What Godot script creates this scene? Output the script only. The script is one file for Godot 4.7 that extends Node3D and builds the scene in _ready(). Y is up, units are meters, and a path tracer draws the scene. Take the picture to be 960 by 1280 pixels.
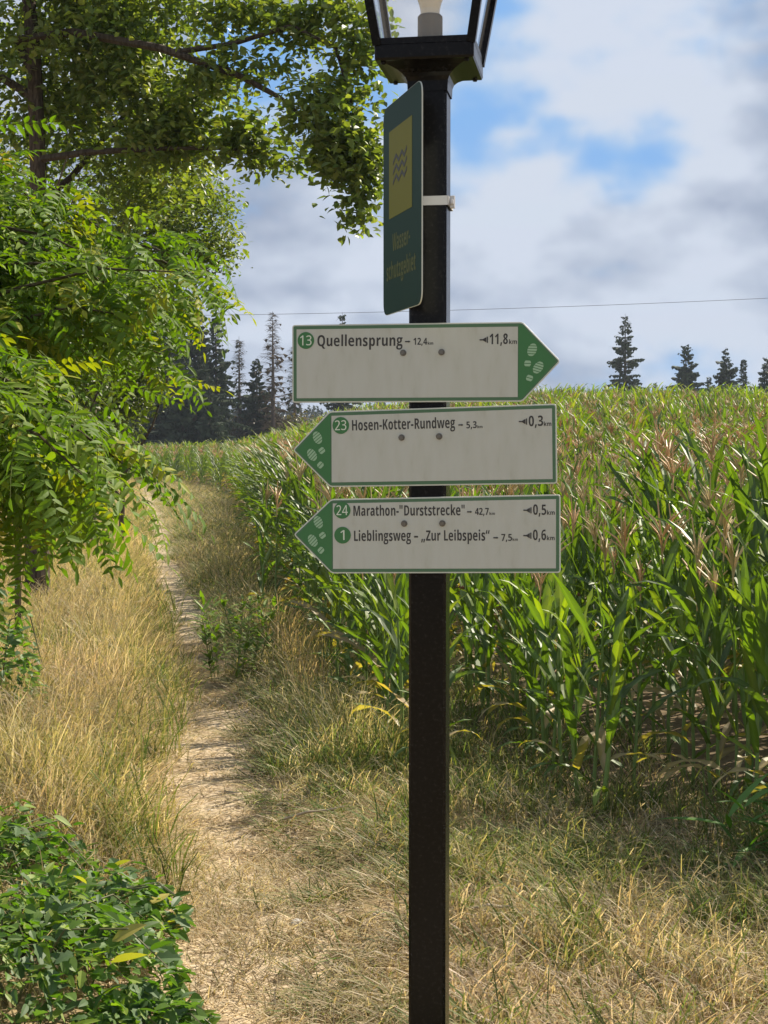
extends Node3D
# A hiking signpost on a lamp post at the corner of a maize field, a trodden path on the left.
# Camera stands at (0, 1.6, 0) and looks along -z; "d" below is the distance along -z.

const F := 1922.0            # focal length in photo pixels (960 x 1280)
const EYE := 1.6
const PITCH := 2.235

var rng := RandomNumberGenerator.new()
var noise := FastNoiseLite.new()
var M := {}
var taken := {}

# ------------------------------------------------------------------ geometry collector
class Geo:
	var v := PackedVector3Array()
	var c := PackedColorArray()
	var n := PackedVector3Array()
	var ix := PackedInt32Array()
	var smooth := false
	func vert(p: Vector3, col: Color, nn := Vector3.UP) -> int:
		v.append(p); c.append(col)
		if smooth: n.append(nn)
		return v.size() - 1
	func tri(a: int, b: int, d: int) -> void:      # a, b, d counter-clockwise seen from outside
		ix.append(a); ix.append(d); ix.append(b)
	func quad(a: int, b: int, d: int, e: int) -> void:
		tri(a, b, d); tri(a, d, e)
	func tri3(a: Vector3, b: Vector3, d: Vector3, col: Color) -> void:
		tri(vert(a, col), vert(b, col), vert(d, col))
	func quad4(a: Vector3, b: Vector3, d: Vector3, e: Vector3, col: Color) -> void:
		quad(vert(a, col), vert(b, col), vert(d, col), vert(e, col))
	func mesh() -> ArrayMesh:
		var a := []
		a.resize(Mesh.ARRAY_MAX)
		a[Mesh.ARRAY_VERTEX] = v
		a[Mesh.ARRAY_COLOR] = c
		if smooth: a[Mesh.ARRAY_NORMAL] = n
		a[Mesh.ARRAY_INDEX] = ix
		var m := ArrayMesh.new()
		m.add_surface_from_arrays(Mesh.PRIMITIVE_TRIANGLES, a)
		return m
	func add_to(m: ArrayMesh, mat: Material) -> void:
		var a := []
		a.resize(Mesh.ARRAY_MAX)
		a[Mesh.ARRAY_VERTEX] = v
		a[Mesh.ARRAY_COLOR] = c
		if smooth: a[Mesh.ARRAY_NORMAL] = n
		a[Mesh.ARRAY_INDEX] = ix
		m.add_surface_from_arrays(Mesh.PRIMITIVE_TRIANGLES, a)
		m.surface_set_material(m.get_surface_count() - 1, mat)

# tapered tube through points
func tube(g: Geo, pts: Array, rad: Array, sides: int, col: Color) -> void:
	var prev := PackedInt32Array()
	var side := Vector3.ZERO
	for i in pts.size():
		var t: Vector3 = (pts[mini(i + 1, pts.size() - 1)] - pts[maxi(i - 1, 0)]).normalized()
		if i == 0:
			side = t.cross(Vector3(0.3, 0.2, 0.9)).normalized()
		side = (side - t * side.dot(t)).normalized()
		var up := t.cross(side)
		var ring := PackedInt32Array()
		for k in sides:
			var a := TAU * k / sides
			var nn := side * cos(a) + up * sin(a)
			ring.append(g.vert(pts[i] + nn * rad[i], col, nn))
		if i > 0:
			for k in sides:
				var k2 := (k + 1) % sides
				g.quad(prev[k], prev[k2], ring[k2], ring[k])
		prev = ring
	var e := g.vert(pts[-1], col, (pts[-1] - pts[-2]).normalized())
	for k in sides:
		g.tri(prev[k], prev[(k + 1) % sides], e)

# surface of revolution round y; prof = array of Vector2(r, y), bottom to top
func lathe(g: Geo, prof: Array, sides: int, col: Color, at := Vector3.ZERO) -> void:
	for i in prof.size() - 1:
		var p: Vector2 = prof[i]
		var q: Vector2 = prof[i + 1]
		for k in sides:
			var a := TAU * k / sides
			var b := TAU * (k + 1) / sides
			var A := at + Vector3(cos(a) * p.x, p.y, sin(a) * p.x)
			var B := at + Vector3(cos(b) * p.x, p.y, sin(b) * p.x)
			var C := at + Vector3(cos(b) * q.x, q.y, sin(b) * q.x)
			var D := at + Vector3(cos(a) * q.x, q.y, sin(a) * q.x)
			g.quad4(A, D, C, B, col)

# polygon (counter-clockwise, x right / y up) extruded from z0 to z1 with chamfer c
func inset(poly: PackedVector2Array, c: float) -> PackedVector2Array:
	var o := PackedVector2Array()
	var m := poly.size()
	for i in m:
		var a := poly[(i + m - 1) % m]
		var b := poly[i]
		var d := poly[(i + 1) % m]
		var e1 := (b - a).normalized()
		var e2 := (d - b).normalized()
		var n1 := Vector2(-e1.y, e1.x)
		var n2 := Vector2(-e2.y, e2.x)
		var bis := n1 + n2
		var k := 2.0 / maxf(bis.length_squared(), 0.2)
		o.append(b + bis * (c * 0.5 * k))
	return o

func prism(g: Geo, poly: PackedVector2Array, z0: float, z1: float, ch: float, col: Color) -> void:
	var ins := inset(poly, ch) if ch > 0.0 else poly
	var rings := [[ins, z0], [poly, z0 + ch], [poly, z1 - ch], [ins, z1]] if ch > 0.0 else [[poly, z0], [poly, z1]]
	var m := poly.size()
	for r in rings.size() - 1:
		for i in m:
			var j := (i + 1) % m
			var p: PackedVector2Array = rings[r][0]
			var q: PackedVector2Array = rings[r + 1][0]
			g.quad4(Vector3(p[i].x, p[i].y, rings[r][1]), Vector3(p[j].x, p[j].y, rings[r][1]), Vector3(q[j].x, q[j].y, rings[r + 1][1]), Vector3(q[i].x, q[i].y, rings[r + 1][1]), col)
	var t := Geometry2D.triangulate_polygon(ins)
	for k in range(0, t.size(), 3):
		var a := ins[t[k]]
		var b := ins[t[k + 1]]
		var d := ins[t[k + 2]]
		if (b - a).cross(d - a) < 0.0:
			var s := b; b = d; d = s
		g.tri3(Vector3(a.x, a.y, z1), Vector3(b.x, b.y, z1), Vector3(d.x, d.y, z1), col)
		g.tri3(Vector3(a.x, a.y, z0), Vector3(d.x, d.y, z0), Vector3(b.x, b.y, z0), col)

# flat ring between two polygons of the same size
func ring(g: Geo, outer: PackedVector2Array, inner: PackedVector2Array, z0: float, z1: float, col: Color) -> void:
	var m := outer.size()
	for i in m:
		var j := (i + 1) % m
		var o1 := outer[i]; var o2 := outer[j]; var i1 := inner[i]; var i2 := inner[j]
		g.quad4(Vector3(o1.x, o1.y, z1), Vector3(o2.x, o2.y, z1), Vector3(i2.x, i2.y, z1), Vector3(i1.x, i1.y, z1), col)
		g.quad4(Vector3(o1.x, o1.y, z0), Vector3(o2.x, o2.y, z0), Vector3(o2.x, o2.y, z1), Vector3(o1.x, o1.y, z1), col)
		g.quad4(Vector3(i2.x, i2.y, z0), Vector3(i1.x, i1.y, z0), Vector3(i1.x, i1.y, z1), Vector3(i2.x, i2.y, z1), col)

func rounded(poly: PackedVector2Array, r: float, seg := 4) -> PackedVector2Array:
	var o := PackedVector2Array()
	var m := poly.size()
	for i in m:
		var b := poly[i]
		var to_a := (poly[(i + m - 1) % m] - b).normalized()
		var to_c := (poly[(i + 1) % m] - b).normalized()
		var p := b + to_a * r
		var q := b + to_c * r
		for k in seg + 1:
			var t := float(k) / seg
			o.append(p.lerp(b, t).lerp(b.lerp(q, t), t))
	return o

func rect(x0: float, y0: float, x1: float, y1: float) -> PackedVector2Array:
	return PackedVector2Array([Vector2(x0, y0), Vector2(x1, y0), Vector2(x1, y1), Vector2(x0, y1)])

func disc(cx: float, cy: float, rx: float, ry: float, turn := 0.0, seg := 20) -> PackedVector2Array:
	var o := PackedVector2Array()
	for k in seg:
		var a := TAU * k / seg
		o.append(Vector2(cx, cy) + Vector2(cos(a) * rx, sin(a) * ry).rotated(turn))
	return o

func box(g: Geo, lo: Vector3, hi: Vector3, ch: float, col: Color) -> void:
	prism(g, rect(lo.x, lo.y, hi.x, hi.y), lo.z, hi.z, ch, col)

# ------------------------------------------------------------------ nodes
func lin(r: float, g: float, b: float, a := 1.0) -> Color:
	var c := Color(r, g, b).linear_to_srgb()
	c.a = a
	return c

func numbered(called: String) -> String:
	var k: int = taken.get(called, 0)
	taken[called] = k + 1
	return called if k == 0 else "%s_%03d" % [called, k]

func obj(called: String, mesh: Mesh, mat: Material, parent: Node3D = null) -> MeshInstance3D:
	var o := MeshInstance3D.new()
	o.mesh = mesh
	if mat: o.material_override = mat
	if parent:
		o.name = called
		parent.add_child(o, true)
	else:
		o.name = numbered(called)
		add_child(o)
	return o

func thing(called: String, label: String, category: String, at := Vector3.ZERO, group := "") -> Node3D:
	var o := Node3D.new()
	o.name = numbered(called)
	add_child(o)
	o.position = at
	tag(o, label, category, group)
	return o

func tag(o: Node, label: String, category: String, group := "", kind := "") -> void:
	o.set_meta("label", label)
	if category: o.set_meta("category", category)
	if group: o.set_meta("group", group)
	if kind: o.set_meta("kind", kind)

func struct(o: Node, label: String) -> void:
	o.set_meta("kind", "structure")
	o.set_meta("label", label)

func multi(called: String, mesh: Mesh, mat: Material, xs: Array, cols: Array, parent: Node3D = null) -> MultiMeshInstance3D:
	var mm := MultiMesh.new()
	mm.transform_format = MultiMesh.TRANSFORM_3D
	mm.use_colors = true
	mm.mesh = mesh
	mm.instance_count = xs.size()
	for i in xs.size():
		mm.set_instance_transform(i, xs[i])
		mm.set_instance_color(i, cols[i])
	var o := MultiMeshInstance3D.new()
	o.multimesh = mm
	if mat: o.material_override = mat
	if parent:
		o.name = called
		parent.add_child(o, true)
	else:
		o.name = numbered(called)
		add_child(o)
	return o

func mat(called: String, col: Color, rough: float, spec := 0.5) -> StandardMaterial3D:
	var m := StandardMaterial3D.new()
	m.resource_name = called
	m.albedo_color = col
	m.roughness = rough
	m.metallic_specular = spec
	M[called] = m
	return m

func leafy(called: String, rough: float, back: Color, spec := 0.5) -> StandardMaterial3D:
	var m := mat(called, Color.WHITE, rough, spec)
	m.vertex_color_use_as_albedo = true
	m.backlight_enabled = back != Color.BLACK
	m.backlight = back
	return m

func noise_tex(freq: float, size: int, stops: Array, sd: int, oct := 4, kind := FastNoiseLite.TYPE_SIMPLEX_SMOOTH) -> NoiseTexture2D:
	var f := FastNoiseLite.new()
	f.seed = sd
	f.noise_type = kind
	f.frequency = freq
	f.fractal_octaves = oct
	var t := NoiseTexture2D.new()
	t.width = size; t.height = size
	t.seamless = true
	t.noise = f
	var gr := Gradient.new()
	var offs := PackedFloat32Array()
	var cc := PackedColorArray()
	for s in stops:
		offs.append(s[0]); cc.append(s[1])
	gr.offsets = offs; gr.colors = cc
	t.color_ramp = gr
	return t

# ------------------------------------------------------------------ layout helpers
func at(px: float, py: float, d: float) -> Vector3:      # the point at depth d that the photo shows at that pixel
	var r := Vector3((px - 480.0) / F, -(py - 640.0) / F, -1.0).rotated(Vector3.RIGHT, -deg_to_rad(PITCH))
	return Vector3(0, EYE, 0) + r * (d / -r.z)

func curve_at(tab: Array, d: float) -> float:
	if d <= tab[0][0]: return tab[0][1]
	for i in tab.size() - 1:
		if d <= tab[i + 1][0]:
			return lerpf(tab[i][1], tab[i + 1][1], (d - tab[i][0]) / (tab[i + 1][0] - tab[i][0]))
	return tab[-1][1]

const PATH := [[0.0, 0.1], [3.0, -0.2], [4.3, -0.42], [5.75, -0.58], [7.07, -0.78], [9.2, -1.0], [10.4, -1.17], [14.3, -1.8], [22.8, -3.3], [41.0, -6.15], [88.0, -14.0], [130.0, -24.0]]
const PATHW := [[0.0, 0.7], [4.3, 0.62], [5.75, 0.66], [7.0, 0.46], [9.2, 0.45], [10.6, 0.38], [12.0, 0.32], [22.0, 0.36], [60.0, 0.5], [130.0, 0.5]]
const EDGE := [[0.0, 40.0], [5.75, 6.0], [5.95, 2.2], [6.15, 0.95], [6.9, 0.18], [9.2, -0.45], [13.0, -1.05], [22.8, -2.0], [41.0, -3.9], [60.0, -6.6], [72.0, -9.5], [80.0, -15.0], [90.0, -26.0], [130.0, -50.0]]

func path_x(d: float) -> float: return curve_at(PATH, d) + 0.05 * sin(d * 1.3)
func path_w(d: float) -> float: return curve_at(PATHW, d)
func edge_x(d: float) -> float: return curve_at(EDGE, d)

func height(x: float, z: float) -> float:
	var d := -z
	var e := edge_x(clampf(d, 9.0, 70.0))
	var s := smoothstep(0.5, 9.0, x - e) * smoothstep(12.0, 58.0, d) * 1.75
	s *= 1.0 - 0.9 * smoothstep(64.0, 110.0, d)
	var l := path_x(clampf(d, 3.0, 60.0)) - 0.3 - x
	s += 0.22 * smoothstep(0.1, 2.5, l) * smoothstep(4.0, 8.0, d) * (1.0 - smoothstep(40.0, 70.0, d))
	s += noise.get_noise_2d(x * 6.0, z * 6.0) * 0.05
	# the path is trodden in
	var pd := absf(x - path_x(d)) / path_w(d)
	if d < 70.0: s -= 0.035 * (1.0 - smoothstep(0.35, 0.8, pd))
	return s

func on_ground(x: float, d: float, up := 0.0) -> Vector3:
	return Vector3(x, height(x, -d) + up, -d)

# ------------------------------------------------------------------ READY
func _ready() -> void:
	rng.seed = 20240817
	noise.seed = 11
	noise.frequency = 0.11
	noise.fractal_octaves = 3
	var cam := Camera3D.new()
	cam.name = "camera"
	cam.fov = rad_to_deg(2.0 * atan(640.0 / F))
	cam.position = Vector3(0, EYE, 0)
	cam.rotation_degrees.x = -PITCH
	cam.near = 0.05
	cam.far = 4000.0
	add_child(cam)
	cam.current = true
	var we := WorldEnvironment.new()
	we.name = "world_environment"
	var e := Environment.new()
	e.background_mode = Environment.BG_SKY
	e.sky = Sky.new()
	var pano := PanoramaSkyMaterial.new()
	pano.panorama = sky_picture()
	e.sky.sky_material = pano
	e.background_energy_multiplier = 0.51
	e.tonemap_mode = Environment.TONE_MAPPER_LINEAR
	e.tonemap_exposure = 1.95
	e.fog_enabled = true
	e.fog_density = 0.00035
	e.fog_light_color = Color(0.86, 0.91, 0.98)
	e.sdfgi_enabled = true
	e.ssao_enabled = true
	e.ssil_enabled = true
	we.environment = e
	add_child(we)
	var sun := DirectionalLight3D.new()
	sun.name = "sun"
	sun.light_energy = 1.6
	sun.light_color = Color(1.0, 0.955, 0.87)
	sun.light_angular_distance = 0.5
	sun.shadow_enabled = true
	add_child(sun)
	sun.look_at_from_position(Vector3.ZERO, -Vector3(0.64, 0.74, -0.58))

	materials()
	ground()
	street_lamp()
	hiking_signs()
	water_sign()
	maize()
	grasses()
	leafy_plants()
	locusts()
	broad_trees()
	spruces()
	small_things()

func sky_picture() -> ImageTexture:
	var W := 2048
	var H := 1024
	var data := PackedByteArray()
	data.resize(W * H * 3)
	var big := FastNoiseLite.new()
	big.seed = 5; big.frequency = 1.5; big.fractal_octaves = 6; big.fractal_gain = 0.52
	big.domain_warp_enabled = true; big.domain_warp_amplitude = 0.25; big.domain_warp_frequency = 1.6
	var fine := FastNoiseLite.new()
	fine.seed = 9; fine.frequency = 5.5; fine.fractal_octaves = 6; fine.fractal_gain = 0.55
	var holes := []
	for h in [[585, 130, 0.022, 0.40], [580, 180, 0.016, 0.3], [830, 180, 0.020, 0.4], [790, 215, 0.024, 0.4], [740, 190, 0.018, 0.3], [285, 110, 0.035, 0.6], [330, 60, 0.03, 0.4], [610, 10, 0.03, 0.5], [440, 220, 0.02, 0.4], [455, 110, 0.03, 0.5]]:
		holes.append([(at(h[0], h[1], 1.0) - Vector3(0, EYE, 0)).normalized(), h[2], h[3]])
	var brights := []
	for h in [[880, 440, 0.055, 0.8], [820, 150, 0.05, 0.6], [700, 30, 0.10, 0.7], [640, 330, 0.08, 0.3], [420, 300, 0.06, 0.3]]:
		brights.append([(at(h[0], h[1], 1.0) - Vector3(0, EYE, 0)).normalized(), h[2], h[3]])
	var low := Color(0.70, 0.77, 0.87)
	for y in H:
		var el := PI * (0.5 - (y + 0.5) / H)
		if el < -0.02:
			for x in W:
				var o := (y * W + x) * 3
				data[o] = 120; data[o + 1] = 122; data[o + 2] = 112
			continue
		var ce := cos(el)
		var se := sin(el)
		for x in W:
			var az := TAU * (x + 0.5) / W
			var dir := Vector3(sin(az) * ce, se, -cos(az) * ce)
			# stretch towards the horizon as cloud layers do
			var k := 1.0 / (absf(se) + 0.42)
			var p := Vector3(dir.x * k, se * 2.6, dir.z * k)
			var a := big.get_noise_3dv(p)
			var b := fine.get_noise_3dv(p)
			var cover := 0.92 + 0.60 * a + 0.45 * b
			var bright := 0.46 + 0.95 * b + 0.85 * big.get_noise_3d(p.x + 7.0, p.y * 1.4 + 3.0, p.z)
			if dir.z < -0.85 and se < 0.5:
				for h in holes:
					var q: float = 1.0 - dir.dot(h[0])
					if q < 0.02: cover -= h[2] * exp(-q * 2.0 / (h[1] * h[1]))
				for h in brights:
					var q: float = 1.0 - dir.dot(h[0])
					if q < 0.05: bright += h[2] * exp(-q * 2.0 / (h[1] * h[1]))
			cover = smoothstep(0.22, 0.78, cover)
			bright = clampf(bright, 0.0, 1.2)
			var blue := Color(0.49, 0.70, 0.94).lerp(Color(0.68, 0.80, 0.94), pow(1.0 - clampf(se, 0, 1), 3.0) * 0.6)
			var cl := Color(0.62, 0.67, 0.76).lerp(Color(0.835, 0.87, 0.93), clampf(bright, 0.0, 1.0))
			var c := blue.lerp(cl, cover)
			c = c.lerp(low, 0.25 * exp(-se * 14.0))
			var o := (y * W + x) * 3
			data[o] = int(clampf(c.r, 0, 1) * 255.0); data[o + 1] = int(clampf(c.g, 0, 1) * 255.0); data[o + 2] = int(clampf(c.b, 0, 1) * 255.0)
	var im := Image.create_from_data(W, H, false, Image.FORMAT_RGB8, data)
	return ImageTexture.create_from_image(im)

func materials() -> void:
	leafy("maize_leaf", 0.47, Color(0.98, 1.0, 0.4), 0.55)
	leafy("stalk", 0.55, Color.BLACK)
	leafy("grass_blade", 0.6, Color(1.0, 0.96, 0.78), 0.4)
	leafy("tree_leaf", 0.45, Color(1.0, 1.0, 0.5), 0.5)
	leafy("locust_leaf", 0.6, Color(0.95, 1.0, 0.35), 0.35)
	leafy("weed_leaf", 0.52, Color(0.9, 1.0, 0.4), 0.45)
	leafy("needles", 0.7, Color(0.3, 0.3, 0.2), 0.3)
	var bark := leafy("bark", 0.9, Color.BLACK, 0.3)
	bark.uv1_triplanar = true
	bark.uv1_world_triplanar = true
	bark.uv1_scale = Vector3(6, 1.6, 6)
	bark.albedo_texture = noise_tex(0.02, 256, [[0.25, lin(0.35, 0.33, 0.3)], [0.6, lin(0.9, 0.87, 0.82)], [1.0, lin(1, 1, 1)]], 31)
	var gnd := leafy("soil", 0.95, Color.BLACK, 0.25)
	gnd.uv1_triplanar = true
	gnd.uv1_world_triplanar = true
	gnd.uv1_scale = Vector3(0.9, 0.9, 0.9)
	gnd.albedo_texture = noise_tex(0.03, 1024, [[0.0, lin(0.38, 0.36, 0.34)], [0.45, lin(0.85, 0.83, 0.8)], [0.62, lin(1, 0.98, 0.95)], [1.0, lin(0.55, 0.52, 0.48)]], 3, 6)
	var pth := mat("trodden_earth", Color.WHITE, 0.95, 0.25)
	pth.uv1_triplanar = true
	pth.uv1_world_triplanar = true
	pth.uv1_scale = Vector3(1.1, 1.1, 1.1)
	pth.albedo_texture = noise_tex(0.022, 1024, [[0.0, lin(0.16, 0.115, 0.07)], [0.34, lin(0.29, 0.225, 0.155)], [0.45, lin(0.45, 0.36, 0.25)], [0.62, lin(0.54, 0.44, 0.315)], [1.0, lin(0.34, 0.27, 0.185)]], 8, 6)
	var post := mat("black_paint", Color.WHITE, 0.24, 0.27)
	post.roughness_texture = noise_tex(0.02, 512, [[0.0, Color(0.75, 0.75, 0.75)], [0.5, Color(0.95, 0.95, 0.95)], [1.0, Color(1, 1, 1)]], 41, 5)
	post.uv1_triplanar = true
	post.uv1_scale = Vector3(3, 3, 3)
	post.albedo_texture = noise_tex(0.05, 512, [[0.0, lin(0.004, 0.004, 0.004)], [0.60, lin(0.006, 0.0055, 0.0055)], [0.74, lin(0.010, 0.0095, 0.009)], [0.86, lin(0.017, 0.016, 0.015)], [1.0, lin(0.06, 0.057, 0.054)]], 43, 6)
	var w := mat("sign_white", Color.WHITE, 0.5, 0.4)
	w.uv1_triplanar = true
	w.uv1_scale = Vector3(5.0, 1.3, 5.0)
	w.albedo_texture = noise_tex(0.012, 512, [[0.0, lin(0.42, 0.435, 0.385)], [0.3, lin(0.46, 0.485, 0.44)], [0.6, lin(0.475, 0.50, 0.46)], [1.0, lin(0.485, 0.515, 0.48)]], 47, 6)
	mat("sign_rim", lin(0.54, 0.58, 0.53), 0.45, 0.4)
	mat("sign_green", lin(0.048, 0.172, 0.062), 0.45, 0.4)
	mat("line_green", lin(0.075, 0.16, 0.09), 0.5, 0.4)
	mat("print_pale", lin(0.30, 0.48, 0.32), 0.5, 0.4)
	mat("print_white", lin(0.62, 0.70, 0.60), 0.5, 0.4)
	mat("print_dark", lin(0.045, 0.045, 0.045), 0.5, 0.4)
	var st := mat("steel", lin(0.17, 0.16, 0.14), 0.42, 0.5)
	st.metallic = 0.85
	var al := mat("band_metal", lin(0.55, 0.55, 0.56), 0.5, 0.5)
	al.metallic = 0.4
	var al2 := mat("plate_back", lin(0.45, 0.46, 0.46), 0.5, 0.5)
	al2.metallic = 0.6
	mat("water_green", lin(0.014, 0.042, 0.035), 0.6, 0.3)
	mat("water_yellow", lin(0.165, 0.165, 0.03), 0.6, 0.3)
	mat("water_print", lin(0.085, 0.095, 0.025), 0.5, 0.4)
	var gl := mat("glass", Color(1, 1, 1, 0.06), 0.04, 0.5)
	gl.transparency = BaseMaterial3D.TRANSPARENCY_ALPHA
	mat("socket_grey", lin(0.16, 0.15, 0.135), 0.55, 0.4)
	mat("bulb_white", lin(0.75, 0.70, 0.58), 0.25, 0.5)
	mat("cable", lin(0.18, 0.18, 0.19), 0.6, 0.4)
	mat("stone", lin(0.42, 0.39, 0.35), 0.9, 0.3)

# ------------------------------------------------------------------ ground and path
func ground() -> void:
	var ds := []
	var d := -12.0
	while d < 1500.0:
		ds.append(d)
		d += 0.16 if d < 14.0 and d > 3.0 else (0.4 if d < 40.0 else d * 0.03)
	var us := []
	for i in 121:
		var t := (i - 60) / 60.0
		us.append(signf(t) * (absf(t) * 6.0 + pow(absf(t), 5.0) * 900.0))
	var g := Geo.new()
	g.smooth = true
	for dd in ds:
		var cx := path_x(clampf(dd, 0.0, 90.0)) * 0.6 + edge_x(clampf(dd, 7.0, 90.0)) * 0.4
		for u in us:
			var x: float = u + cx
			var h := height(x, -dd)
			var e := 0.05
			var nn := Vector3(height(x - e, -dd) - height(x + e, -dd), 2.0 * e, height(x, -dd - e) - height(x, -dd + e))
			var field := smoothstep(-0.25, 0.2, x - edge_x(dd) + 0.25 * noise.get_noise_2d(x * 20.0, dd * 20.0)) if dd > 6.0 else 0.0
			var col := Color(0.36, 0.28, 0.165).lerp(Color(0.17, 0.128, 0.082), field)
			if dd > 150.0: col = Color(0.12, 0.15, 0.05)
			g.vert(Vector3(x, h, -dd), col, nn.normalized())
	var m := us.size()
	for j in ds.size() - 1:
		for i in m - 1:
			g.quad(j * m + i, j * m + i + 1, (j + 1) * m + i + 1, (j + 1) * m + i)
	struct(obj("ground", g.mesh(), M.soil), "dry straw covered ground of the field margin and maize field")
	# trodden path, an uneven strip a little above the ground sheet
	g = Geo.new()
	g.smooth = true
	var rows := 0
	d = 1.5
	var cols := 9
	while d < 110.0:
		var w := path_w(d)
		for i in cols:
			var t := float(i) / (cols - 1) * 2.0 - 1.0
			var wob := 0.5 * w * (1.0 + 0.35 * noise.get_noise_2d(d * 12.0, 50.0 + signf(t) * 30.0) + 0.2 * noise.get_noise_2d(d * 40.0, 90.0 + signf(t) * 30.0))
			var x := path_x(d) + t * wob
			var e := 0.05
			var nn := Vector3(height(x - e, -d) - height(x + e, -d), 2.0 * e, height(x, -d - e) - height(x, -d + e))
			g.vert(Vector3(x, height(x, -d) + 0.006 + 0.008 * (1.0 - t * t), -d), Color.WHITE, nn.normalized())
		rows += 1
		d += 0.1 if d < 14.0 else 0.5
	for j in rows - 1:
		for i in cols - 1:
			g.quad(j * cols + i, j * cols + i + 1, (j + 1) * cols + i + 1, (j + 1) * cols + i)
	struct(obj("path", g.mesh(), M.trodden_earth), "narrow trodden earth path through dry grass beside the maize")

# ------------------------------------------------------------------ the lamp post
const POST_D := 3.6
const POST_YAW := -9.0
func street_lamp() -> void:
	var px_x := (537.0 - 480.0) / F * POST_D
	var t := thing("street_lamp", "tall black square lamp post with glass lantern carrying the signs", "street lamp", on_ground(px_x, POST_D))
	t.rotation_degrees.y = POST_YAW
	var y0: float = t.position.y
	var W := Color.WHITE
	# post: square tube with chamfered corners and a raised bead along the side faces
	var g := Geo.new()
	var top := 2.462 - y0
	var hw := 0.0435
	var c := 0.006
	var prof := PackedVector2Array([Vector2(-hw + c, -hw), Vector2(hw - c, -hw), Vector2(hw, -hw + c), Vector2(hw, hw - c), Vector2(hw - c, hw), Vector2(-hw + c, hw), Vector2(-hw, hw - c), Vector2(-hw, -hw + c)])
	prism(g, prof, -0.3, top, 0.0, W)
	var o := obj("post", g.mesh(), M.black_paint, t)
	o.rotation_degrees.x = -90.0
	g = Geo.new()
	prism(g, rounded(rect(-0.085, -0.085, 0.085, 0.085), 0.012), 0.0, 0.014, 0.003, W)
	o = obj("base_plate", g.mesh(), M.black_paint, t)
	o.rotation_degrees.x = -90.0
	# flared cup under the lantern
	g = Geo.new()
	var ly := 2.517 - y0            # bottom of the glass
	for i in 6:
		var a := float(i) / 6.0
		var b := float(i + 1) / 6.0
		var ra := 0.046 + 0.054 * pow(a, 2.2)
		var rb := 0.046 + 0.054 * pow(b, 2.2)
		var ya := lerpf(top - 0.036, ly - 0.034, sqrt(a))
		var yb := lerpf(top - 0.036, ly - 0.034, sqrt(b))
		for k in 4:
			var q := Basis(Vector3.UP, k * PI / 2.0)
			g.quad4(q * Vector3(-ra, ya, ra), q * Vector3(ra, ya, ra), q * Vector3(rb, yb, rb), q * Vector3(-rb, yb, rb), W)
	obj("flared_collar", g.mesh(), M.black_paint, t)
	# tray
	g = Geo.new()
	prism(g, rounded(rect(-0.113, -0.113, 0.113, 0.113), 0.008), ly - 0.034, ly + 0.004, 0.005, W)
	o = obj("tray", g.mesh(), M.black_paint, t)
	o.rotation_degrees.x = -90.0
	for s in [[-1, -1], [1, -1], [-1, 1], [1, 1]]:
		g = Geo.new()
		lathe(g, [Vector2(0.0, -0.006), Vector2(0.005, -0.005), Vector2(0.006, 0.0), Vector2(0.0, 0.002)], 10, W)
		o = obj("screw", g.mesh(), M.black_paint, t)
		o.position = Vector3(s[0] * 0.095, ly - 0.035, s[1] * 0.095)
	# lantern cage: widens upwards
	var lh := 0.30
	var r0 := 0.106
	var r1 := 0.156
	for k in 4:
		var q := Basis(Vector3.UP, k * PI / 2.0)
		g = Geo.new()
		var pts := [q * Vector3(r0, ly, r0), q * Vector3(r1, ly + lh, r1)]
		tube4(g, pts, 0.010, W)
		obj("corner_bar", g.mesh(), M.black_paint, t)
		g = Geo.new()
		var fo := 0.002
		g.quad4(q * Vector3(-r0, ly, r0 - fo), q * Vector3(r0, ly, r0 - fo), q * Vector3(r1, ly + lh, r1 - fo), q * Vector3(-r1, ly + lh, r1 - fo), W)
		obj("glass_pane", g.mesh(), M.glass, t)
		g = Geo.new()
		tube4(g, [q * Vector3(-r1, ly + lh, r1), q * Vector3(r1, ly + lh, r1)], 0.013, W)
		obj("top_rail", g.mesh(), M.black_paint, t)
		# inner bead round the pane
		g = Geo.new()
		tube4(g, [q * Vector3(-r0, ly + 0.008, r0), q * Vector3(r0, ly + 0.008, r0)], 0.007, W)
		obj("bottom_rail", g.mesh(), M.black_paint, t)
	g = Geo.new()
	var rr := r1 + 0.03
	for k in 4:
		var q := Basis(Vector3.UP, k * PI / 2.0)
		var y := ly + lh + 0.012
		g.quad4(q * Vector3(-rr, y, rr), q * Vector3(rr, y, rr), q * Vector3(0.07, y + 0.11, 0.07), q * Vector3(-0.07, y + 0.11, 0.07), W)
		g.quad4(q * Vector3(-0.07, y + 0.11, 0.07), q * Vector3(0.07, y + 0.11, 0.07), q * Vector3(0.07, y + 0.15, 0.07), q * Vector3(-0.07, y + 0.15, 0.07), W)
		g.tri3(q * Vector3(-rr, y, rr), Vector3(0, y, 0), q * Vector3(rr, y, rr), W)
		g.tri3(q * Vector3(-0.07, y + 0.15, 0.07), q * Vector3(0.07, y + 0.15, 0.07), Vector3(0, y + 0.19, 0), W)
	obj("roof", g.mesh(), M.black_paint, t)
	g = Geo.new()
	lathe(g, [Vector2(0.0, 0.0), Vector2(0.029, 0.0), Vector2(0.029, 0.084), Vector2(0.026, 0.088), Vector2(0.0, 0.088)], 28, W)
	o = obj("lamp_socket", g.mesh(), M.socket_grey, t)
	o.position = Vector3(0, ly + 0.004, 0)
	g = Geo.new()
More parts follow.
